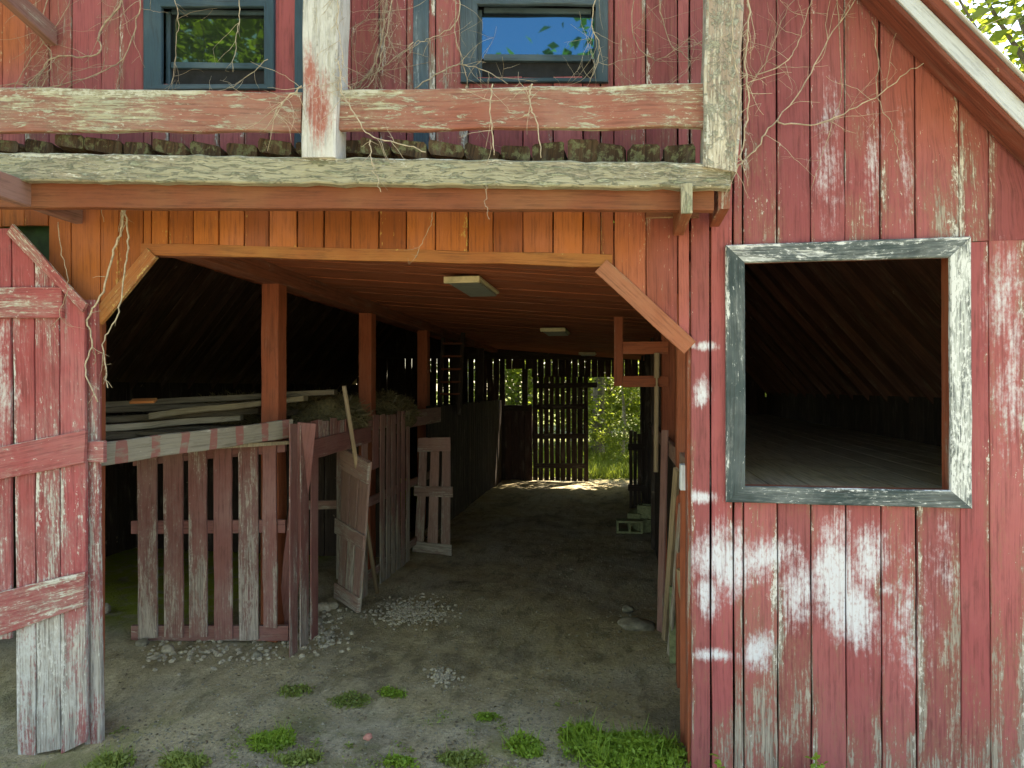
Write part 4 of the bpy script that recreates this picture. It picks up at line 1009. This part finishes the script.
def creeper(u, v, h, label):
    c = P(u, v, 3.93); t = MB(); pts = [V((c.x + R.uniform(-.01, .01), c.y + R.uniform(-.015, .01), -.06 + i * h / 5)) for i in range(6)]
    root = thing('creeper', label, 'weed', (c.x, c.y, 0), 'sprigs climbing the board wall')
    t.tube(pts, .003, .002, 5); t.build('stem', 'weed', root)
    cen = np.array([tuple(pts[R.randrange(1, 6)] - V((c.x, c.y, 0)) + V((R.gauss(0, .02), -.015, R.gauss(0, .03)))) for _ in range(int(50 * h / .2))])
    objmesh('foliage', npmesh('foliage', leaves(cen, .035, .8), 4), 'weed', root)
creeper(717, 768, .16, 'thin green sprig against the first board of the wall right of the bay')
creeper(784, 768, .14, 'low green sprig at the base of the wall under the white smear')
creeper(816, 768, .22, 'tallest leafy sprig climbing the base of the board wall')
creeper(862, 768, .08, 'short green sprig peeping up at the wall base')
creeper(917, 768, .12, 'small leafy sprig at the wall base under the worn grey board')

# ------------------------------------------------------------------ dry vines
def smooth_path(pts, sub=6, jit=.012):
    out = []; n = len(pts)
    for i in range(n - 1):
        p0, p1, p2, p3 = pts[max(i - 1, 0)], pts[i], pts[i + 1], pts[min(i + 2, n - 1)]
        for k in range(sub):
            t_ = k / sub
            q = .5 * ((2 * p1) + (p2 - p0) * t_ + (2 * p0 - 5 * p1 + 4 * p2 - p3) * t_ ** 2 + (3 * p1 - p0 - 3 * p2 + p3) * t_ ** 3)
            out.append(q + V((R.gauss(0, jit), R.gauss(0, jit * .4), R.gauss(0, jit))))
    out.append(pts[-1]); return out
def twig(mb, p, d, L, r, depth=0):
    pts = [p]; n = max(5, int(L / .03)); d = V(d).normalized()
    for i in range(n):
        d = (d + V((R.gauss(0, .17), R.gauss(0, .06), R.gauss(0, .17)))).normalized(); p = p + d * (L / n)
        if p.y > 3.965 and p.y < 4.1: p.y = 3.965
        pts.append(p)
    mb.tube(pts, r, r * .45, 4)
    if depth < 2:
        for q in pts[1:]:
            if R.random() < .13: twig(mb, q, (R.gauss(0, 1), R.gauss(0, .2), R.gauss(0, 1)), L * R.uniform(.2, .5), r * .6, depth + 1)
def vine(px, Y, r, label, tw=8, mat='vine', tl=.3, jit=.01):
    pts = smooth_path([P(u, v, Y) for u, v in px], 6, jit * .45); r *= .74; tw = int(tw * (1.35 if px[0][0] < 720 else .8)); mb = MB(); mb.tube(pts, r, r * .55, 6, .15)
    for _ in range(tw):
        i = R.randrange(1, len(pts)); d = pts[i] - pts[i - 1]; d = d.normalized() if d.length > 0 else V((0, 0, 1))
        twig(mb, pts[i], d + V((R.gauss(0, .9), R.gauss(0, .15), R.gauss(0, .9))), R.uniform(.4, 1.5) * tl, min(.0023, r * .42))
    return tag(mb.build('dry_vine', mat, smooth=True), label, 'vine', 'dry vines on the barn front')
YV = 3.955
vine([(125, -30), (122, 0), (100, 32), (101, 50), (88, 57), (55, 57), (37, 75), (18, 94)], YV, .0095, 'thick bent bare vine stem on the wall left of the dark leafy window', 9)
vine([(142, -20), (138, 13), (128, 50), (107, 70), (60, 85), (28, 93)], YV, .006, 'thin vine curving from beside the leafy window down to the rail', 10)
vine([(52, -20), (40, 32), (52, 55), (45, 80), (36, 95)], YV, .005, 'slender vine crossing the boards by the upper lookout beam', 10)
vine([(12, 92), (30, 60), (60, 20), (75, -15)], YV, .004, 'fine vine slanting up past the far left boards', 9)
vine([(235, -20), (240, 10), (237, 35), (233, 72)], 3.90, .005, 'pale tendril hanging down in front of the leafy window', 3, 'vine_pale', .18)
vine([(172, -10), (178, 20), (176, 50), (172, 85)], 3.91, .004, 'fine tendril hanging over the left side of the leafy window', 6, 'vine', .2)
vine([(268, 60), (240, 82), (222, 90), (205, 92)], 3.90, .004, 'little tendril along the sill of the leafy window', 4, 'vine_pale', .15)
vine([(392, -30), (386, 0), (381, 43), (371, 70), (354, 90)], YV, .010, 'thickest vine bundle climbing the boards between the two upper windows', 16, 'vine', .35)
vine([(400, -30), (391, 5), (384, 45), (376, 75), (362, 92)], YV - .02, .005, 'companion vine twisting beside the thickest bundle', 14, 'vine_pale', .3)
vine([(413, 43), (383, 67), (350, 88)], YV, .005, 'vine slanting across the boards below the thickest bundle', 8, 'vine', .25)
vine([(456, -25), (458, 20), (430, 38), (416, 42)], 3.93, .005, 'vine crossing the dark blue strip beside the blue window', 7, 'vine_pale', .25)
vine([(414, 88), (446, 70), (459, 65), (483, 70), (508, 84)], 3.90, .0055, 'arching pale vine low over the sill of the blue window', 7, 'vine_pale', .25)
vine([(458, -20), (455, 30), (462, 60), (470, 90), (478, 130)], 3.90, .005, 'vine running down the left casing of the blue window', 8, 'vine', .25)
vine([(600, -20), (592, 20), (600, 50), (590, 82)], 3.90, .005, 'vine tangled on the right casing of the blue window', 12, 'vine_pale', .25)
vine([(640, -20), (632, 30), (655, 60), (690, 40), (706, 50)], YV, .004, 'loose vine looping over the boards beside the blue window', 12, 'vine', .3)
vine([(660, 0), (668, 40), (690, 62), (672, 84)], YV, .004, 'small vine low on the boards near the lichen-covered balcony post', 8, 'vine', .25)
vine([(338, 60), (342, 92), (356, 117), (373, 137), (399, 143), (426, 152)], 3.44, .006, 'pale vine draped from the flaking white post over the rail', 6, 'vine_pale', .2)
vine([(302, 85), (285, 100), (275, 112)], 3.43, .006, 'short frayed vine stub on the rail left of the white post', 12, 'vine_pale', .2)
vine([(370, 140), (371, 158), (377, 178), (381, 192)], 3.43, .0045, 'small hooked tendril hanging over the balcony edge beam', 4, 'vine_pale', .08)
vine([(493, 86), (490, 100), (491, 125), (494, 155)], 3.44, .006, 'left of two pale tendrils hanging from the rail under the blue window', 6, 'vine_pale', .15)
vine([(533, 84), (529, 100), (536, 120), (541, 158)], 3.44, .0065, 'right of two pale tendrils hanging from the rail under the blue window', 5, 'vine_pale', .15)
vine([(486, 186), (486, 205), (490, 219)], 3.5, .003, 'tiny curled tendril under the deck edge', 1, 'vine', .05)
vine([(433, 212), (430, 228), (418, 250), (415, 258)], 3.94, .0035, 'fine tendril hanging in front of the orange header boards', 2, 'vine_pale', .1)
vine([(747, -30), (749, 20), (745, 60), (747, 110), (741, 160)], 3.50, .007, 'shaggy vine matted down the outer edge of the balcony corner post', 30, 'vine_pale', .16)
vine([(738, -20), (733, 40), (740, 90), (735, 140), (738, 175)], 3.46, .005, 'second shaggy vine on the face of the balcony corner post', 26, 'vine_pale', .14)
vine([(341, -30), (338, 20), (343, 60), (338, 90)], 3.47, .005, 'frayed vine clinging to the edge of the flaking white post', 22, 'vine_pale', .12)
vine([(736, 168), (755, 150), (768, 130), (801, 90), (828, 40), (858, -4)], YV, .0065, 'long pale vine rising diagonally across the red boards right of the balcony', 10, 'vine_pale', .3)
vine([(776, 122), (811, 125), (845, 113), (881, 93), (911, 70), (943, 52)], YV, .0055, 'vine branch reaching across to the white rake board', 8, 'vine_pale', .3)
vine([(838, -10), (838, 17), (842, 83), (835, 117), (820, 160), (811, 190)], YV, .0035, 'thin vine dropping straight down the red boards above the open window', 7, 'vine', .22)
vine([(872, 20), (878, 60), (878, 97), (892, 125), (896, 143), (900, 168)], YV, .004, 'short vine zigzagging down the boards under the roof slope', 5, 'vine', .2)
vine([(755, 75), (788, 60), (803, 30), (813, -8)], YV, .0045, 'vine on the red boards close to the balcony corner post', 10, 'vine_pale', .28)
vine([(745, 90), (765, 62), (782, 20), (800, -10)], YV, .004, 'upper loop of bare vine twigs above the right wall', 14, 'vine', .3)
vine([(118, 168), (122, 200), (122, 225), (113, 255), (100, 297), (88, 320), (92, 343), (85, 370), (98, 402)], 3.90, .011, 'thick pale vine dangling in front of the left corner brace', 8, 'vine_pale', .18)
vine([(124, 205), (128, 235), (127, 255), (122, 287), (118, 317), (103, 340), (106, 372), (108, 388)], 3.90, .008, 'second pale vine hanging beside the thick one at the bay corner', 6, 'vine_pale', .15)
vine([(97, 188), (101, 205), (104, 222)], 3.88, .003, 'short tendril beneath the deck near the lookout beam', 1, 'vine_pale', .06)
vine([(58, 222), (62, 255), (68, 285), (60, 312), (52, 330)], 3.82, .004, 'thin vine trailing over the slanted top of the sagging door', 5, 'vine', .2)

# ------------------------------------------------------------------ trees beyond
def crown_mesh(name, H, Rr, n_cl, per, size, low=.25):
    cs = []
    for _ in range(n_cl):
        a = NR.uniform(0, 6.283); z = NR.uniform(low, 1); prof = math.sin(math.pi * min(1, (z - low) / (1 - low) * .85 + .12)) ** .6
        r = Rr * prof * NR.uniform(.25, 1.05) ; cs.append((math.cos(a) * r, math.sin(a) * r, z * H, NR.uniform(.35, .75) * Rr * .42))
    pts = []
    for x, y, z, s_ in cs:
        d = NR.normal(size=(per, 3)) * s_ * np.array([.75, .75, .38]); pts.append(d + np.array([x, y, z]))
    pts = np.concatenate(pts)
    return npmesh(name, leaves(pts, size, .35), 4), cs
def tree_meshes(H, Rr, n_cl, per, size, low, tr, bark):
    me, cs = crown_mesh('crown', H, Rr, n_cl, per, size, low)
    t = MB(); bend = R.uniform(-.04, .04) * H
    pts = [V((bend * (i / 8) ** 2 + R.gauss(0, .05), R.gauss(0, .05), i / 8 * H * .92)) for i in range(9)]; t.tube(pts, tr, tr * .2, 9, .08)
    for x, y, z, s_ in cs[::3]:
        zz = max(.1 * H, z - .15 * H - R.random() * .1 * H); b = V((bend * (zz / H / .92) ** 2, 0, zz)); t.tube([b, b.lerp(V((x, y, z)), .5) + V((0, 0, -.1)), V((x, y, z))], tr * .25, tr * .06, 5)
    tm = t.mesh('trunk', V((0, 0, 0))); tm.materials.append(MT[bark]); return me, tm
kinds = {'tall': tree_meshes(15, 4.2, 95, 85, .30, .22, .26, 'bark'), 'mid': tree_meshes(9, 3.2, 75, 80, .24, .15, .15, 'bark'), 'sapling': tree_meshes(5.5, 1.9, 45, 55, .18, .2, .06, 'bark_pale'), 'open': tree_meshes(16, 4.5, 55, 85, .30, .35, .24, 'bark')}
for k in kinds: kinds[k][0].materials.append(MT['leaf'])
darkk = {}
def tree(kind, x, y, s, rz, label, mat='leaf', group='trees around the barn'):
    r = thing('tree', label, 'tree', (x, y, gz(x, y) - .05), group); r.rotation_euler = (0, 0, rz); r.scale = (s, s, s)
    me, tm = kinds[kind]
    c = bpy.data.objects.new('crown', me); COL.objects.link(c); c.parent = r
    k = bpy.data.objects.new('trunk', tm); COL.objects.link(k); k.parent = r
def bear(u, Y): q = P(u, 384, Y); return q.x
tree('open', bear(598, 22), 22, .95, .3, 'straight grey-trunked tree just outside the far doorway')
tree('sapling', bear(622, 20.5), 20.5, .9, 1.2, 'slender pale sapling right of the grey trunk in the far doorway')
tree('mid', bear(608, 27), 27, .9, 2.0, 'bushy tree filling the view behind the far doorway')
tree('mid', bear(640, 25), 25, .85, 4.0, 'bushy tree at the right edge of the far doorway')
tree('mid', bear(575, 26), 26, .9, 5.2, 'bushy tree hidden mostly by the slatted rear door')
tree('tall', bear(640, 40), 40, 1.0, .8, 'tall tree deep in the woods behind the far doorway')
tree('tall', bear(590, 38), 38, 1.05, 3.8, 'farthest tall tree in line with the grey trunk')
tree('mid', bear(516, 25), 25, .9, 1.0, 'bushy tree seen through the divided rear window')
tree('mid', bear(470, 24), 24, .9, 2.6, 'bushy tree glimpsed between the rear wall boards left of the window')
tree('tall', bear(530, 33), 33, 1, 5.0, 'tall tree behind the divided rear window')
tree('tall', 9.2, 16.5, 1.0, .4, 'leafy tree rising above the roof slope beside the rake board')
tree('tall', 13.2, 20.5, 1.1, 2.2, 'sunlit tree behind the one above the roof slope')
tree('tall', 15.0, 14.0, 1.05, 4.1, 'tree at the picture edge above the roof slope')
tree('tall', 9, 29, 1.15, 1.1, 'farther tree showing between the crowns above the roof')
tree('mid', 3.5, 19.6, .95, 5.5, 'round tree added to keep the sun off the floor inside the far doorway')  # tree added to block the sun patch inside the far doorway
tree('tall', -14, 12, 1.0, 2.5, 'tree standing off the left side of the barn')
tree('tall', -12, -12.5, 1.55, 1.9, 'big tree across the yard mirrored in the leafy upper window')
tree('tall', -16.5, -11, 1.6, .2, 'second big tree across the yard mirrored in the leafy upper window')
tree('tall', 4.5, -13.2, 1.5, 3.3, 'tree across the yard whose twigs show in the blue window')
# shrubs and sunny grass outside the far door
def shrub_mesh(): return crown_mesh('foliage', 1.7, 1.3, 26, 60, .14, .05)[0]
sm = shrub_mesh(); sm.materials.append(MT['leaf'])
for i, (x, y, s, lb) in enumerate(((bear(600, 19.8), 20.6, .55, 'low bush under the grey trunk outside the far doorway'), (bear(632, 19), 19.6, .6, 'bush at the right side outside the far doorway'), (bear(612, 24), 24, 1.0, 'broad bush in the middle distance outside the far doorway'), (bear(520, 20), 20.5, .9, 'bush below the divided rear window'), (bear(575, 20), 22, .9, 'bush outside behind the slatted rear door'), (bear(645, 23), 23.5, 1.2, 'large bush behind the right door post of the far doorway'))):
    o = bpy.data.objects.new('shrub', sm); COL.objects.link(o); o.location = (x, y, gz(x, y)); o.scale = (s, s, s); o.rotation_euler = (0, 0, i * 1.3); tag(o, lb, 'bush', 'bushes outside the far doorway')
n = 14000; x = NR.uniform(-5, 4, n); y = 16.6 + NR.random(n) ** 1.3 * 7
b = np.stack([x, y, np.array([gz(a, c) for a, c in zip(x, y)])], 1); up = NR.normal(size=(n, 3)) * .4; up[:, 2] = 1; L = NR.uniform(.08, .3, (n, 1)); w = NR.normal(size=(n, 3)); w[:, 2] = 0; w = w / np.linalg.norm(w, axis=1, keepdims=True) * .012
o = objmesh('grass', npmesh('grass', np.stack([b - w, b + w, b + up * L + w * .2, b + up * L - w * .2], 1), 4), 'grass'); struct(o, 'stuff')

# ------------------------------------------------------------------ light
SUN_EL, SUN_AZ = math.radians(60), math.radians(38)      # from behind the barn, to the right
sd = V((math.sin(SUN_AZ) * math.cos(SUN_EL), math.cos(SUN_AZ) * math.cos(SUN_EL), math.sin(SUN_EL)))
ld = bpy.data.lights.new('sun', 'SUN'); ld.energy = 5.0; ld.angle = math.radians(.53); ld.color = (1, .95, .86)
lo = bpy.data.objects.new('sun', ld); COL.objects.link(lo); lo.rotation_euler = sd.to_track_quat('Z', 'Y').to_euler()
w = bpy.data.worlds.new('World'); scene.world = w; w.use_nodes = True; nt = w.node_tree; nt.nodes.clear()
sk = nt.nodes.new('ShaderNodeTexSky'); sk.sky_type = 'NISHITA'; sk.sun_disc = False; sk.sun_elevation = SUN_EL; sk.sun_rotation = SUN_AZ
bg = nt.nodes.new('ShaderNodeBackground'); bg.inputs[1].default_value = .13
ow = nt.nodes.new('ShaderNodeOutputWorld'); nt.links.new(sk.outputs[0], bg.inputs[0]); nt.links.new(bg.outputs[0], ow.inputs[0])
vs = scene.view_settings; vs.view_transform = 'Standard'; vs.look = 'None'; vs.exposure = 2.4; vs.use_white_balance = True; vs.white_balance_temperature = 7650; vs.white_balance_tint = 10; vs.gamma = 1; vs.use_curve_mapping = False
cy = scene.cycles; cy.use_denoising = True; cy.max_bounces = 10; cy.diffuse_bounces = 6; cy.sample_clamp_indirect = 8
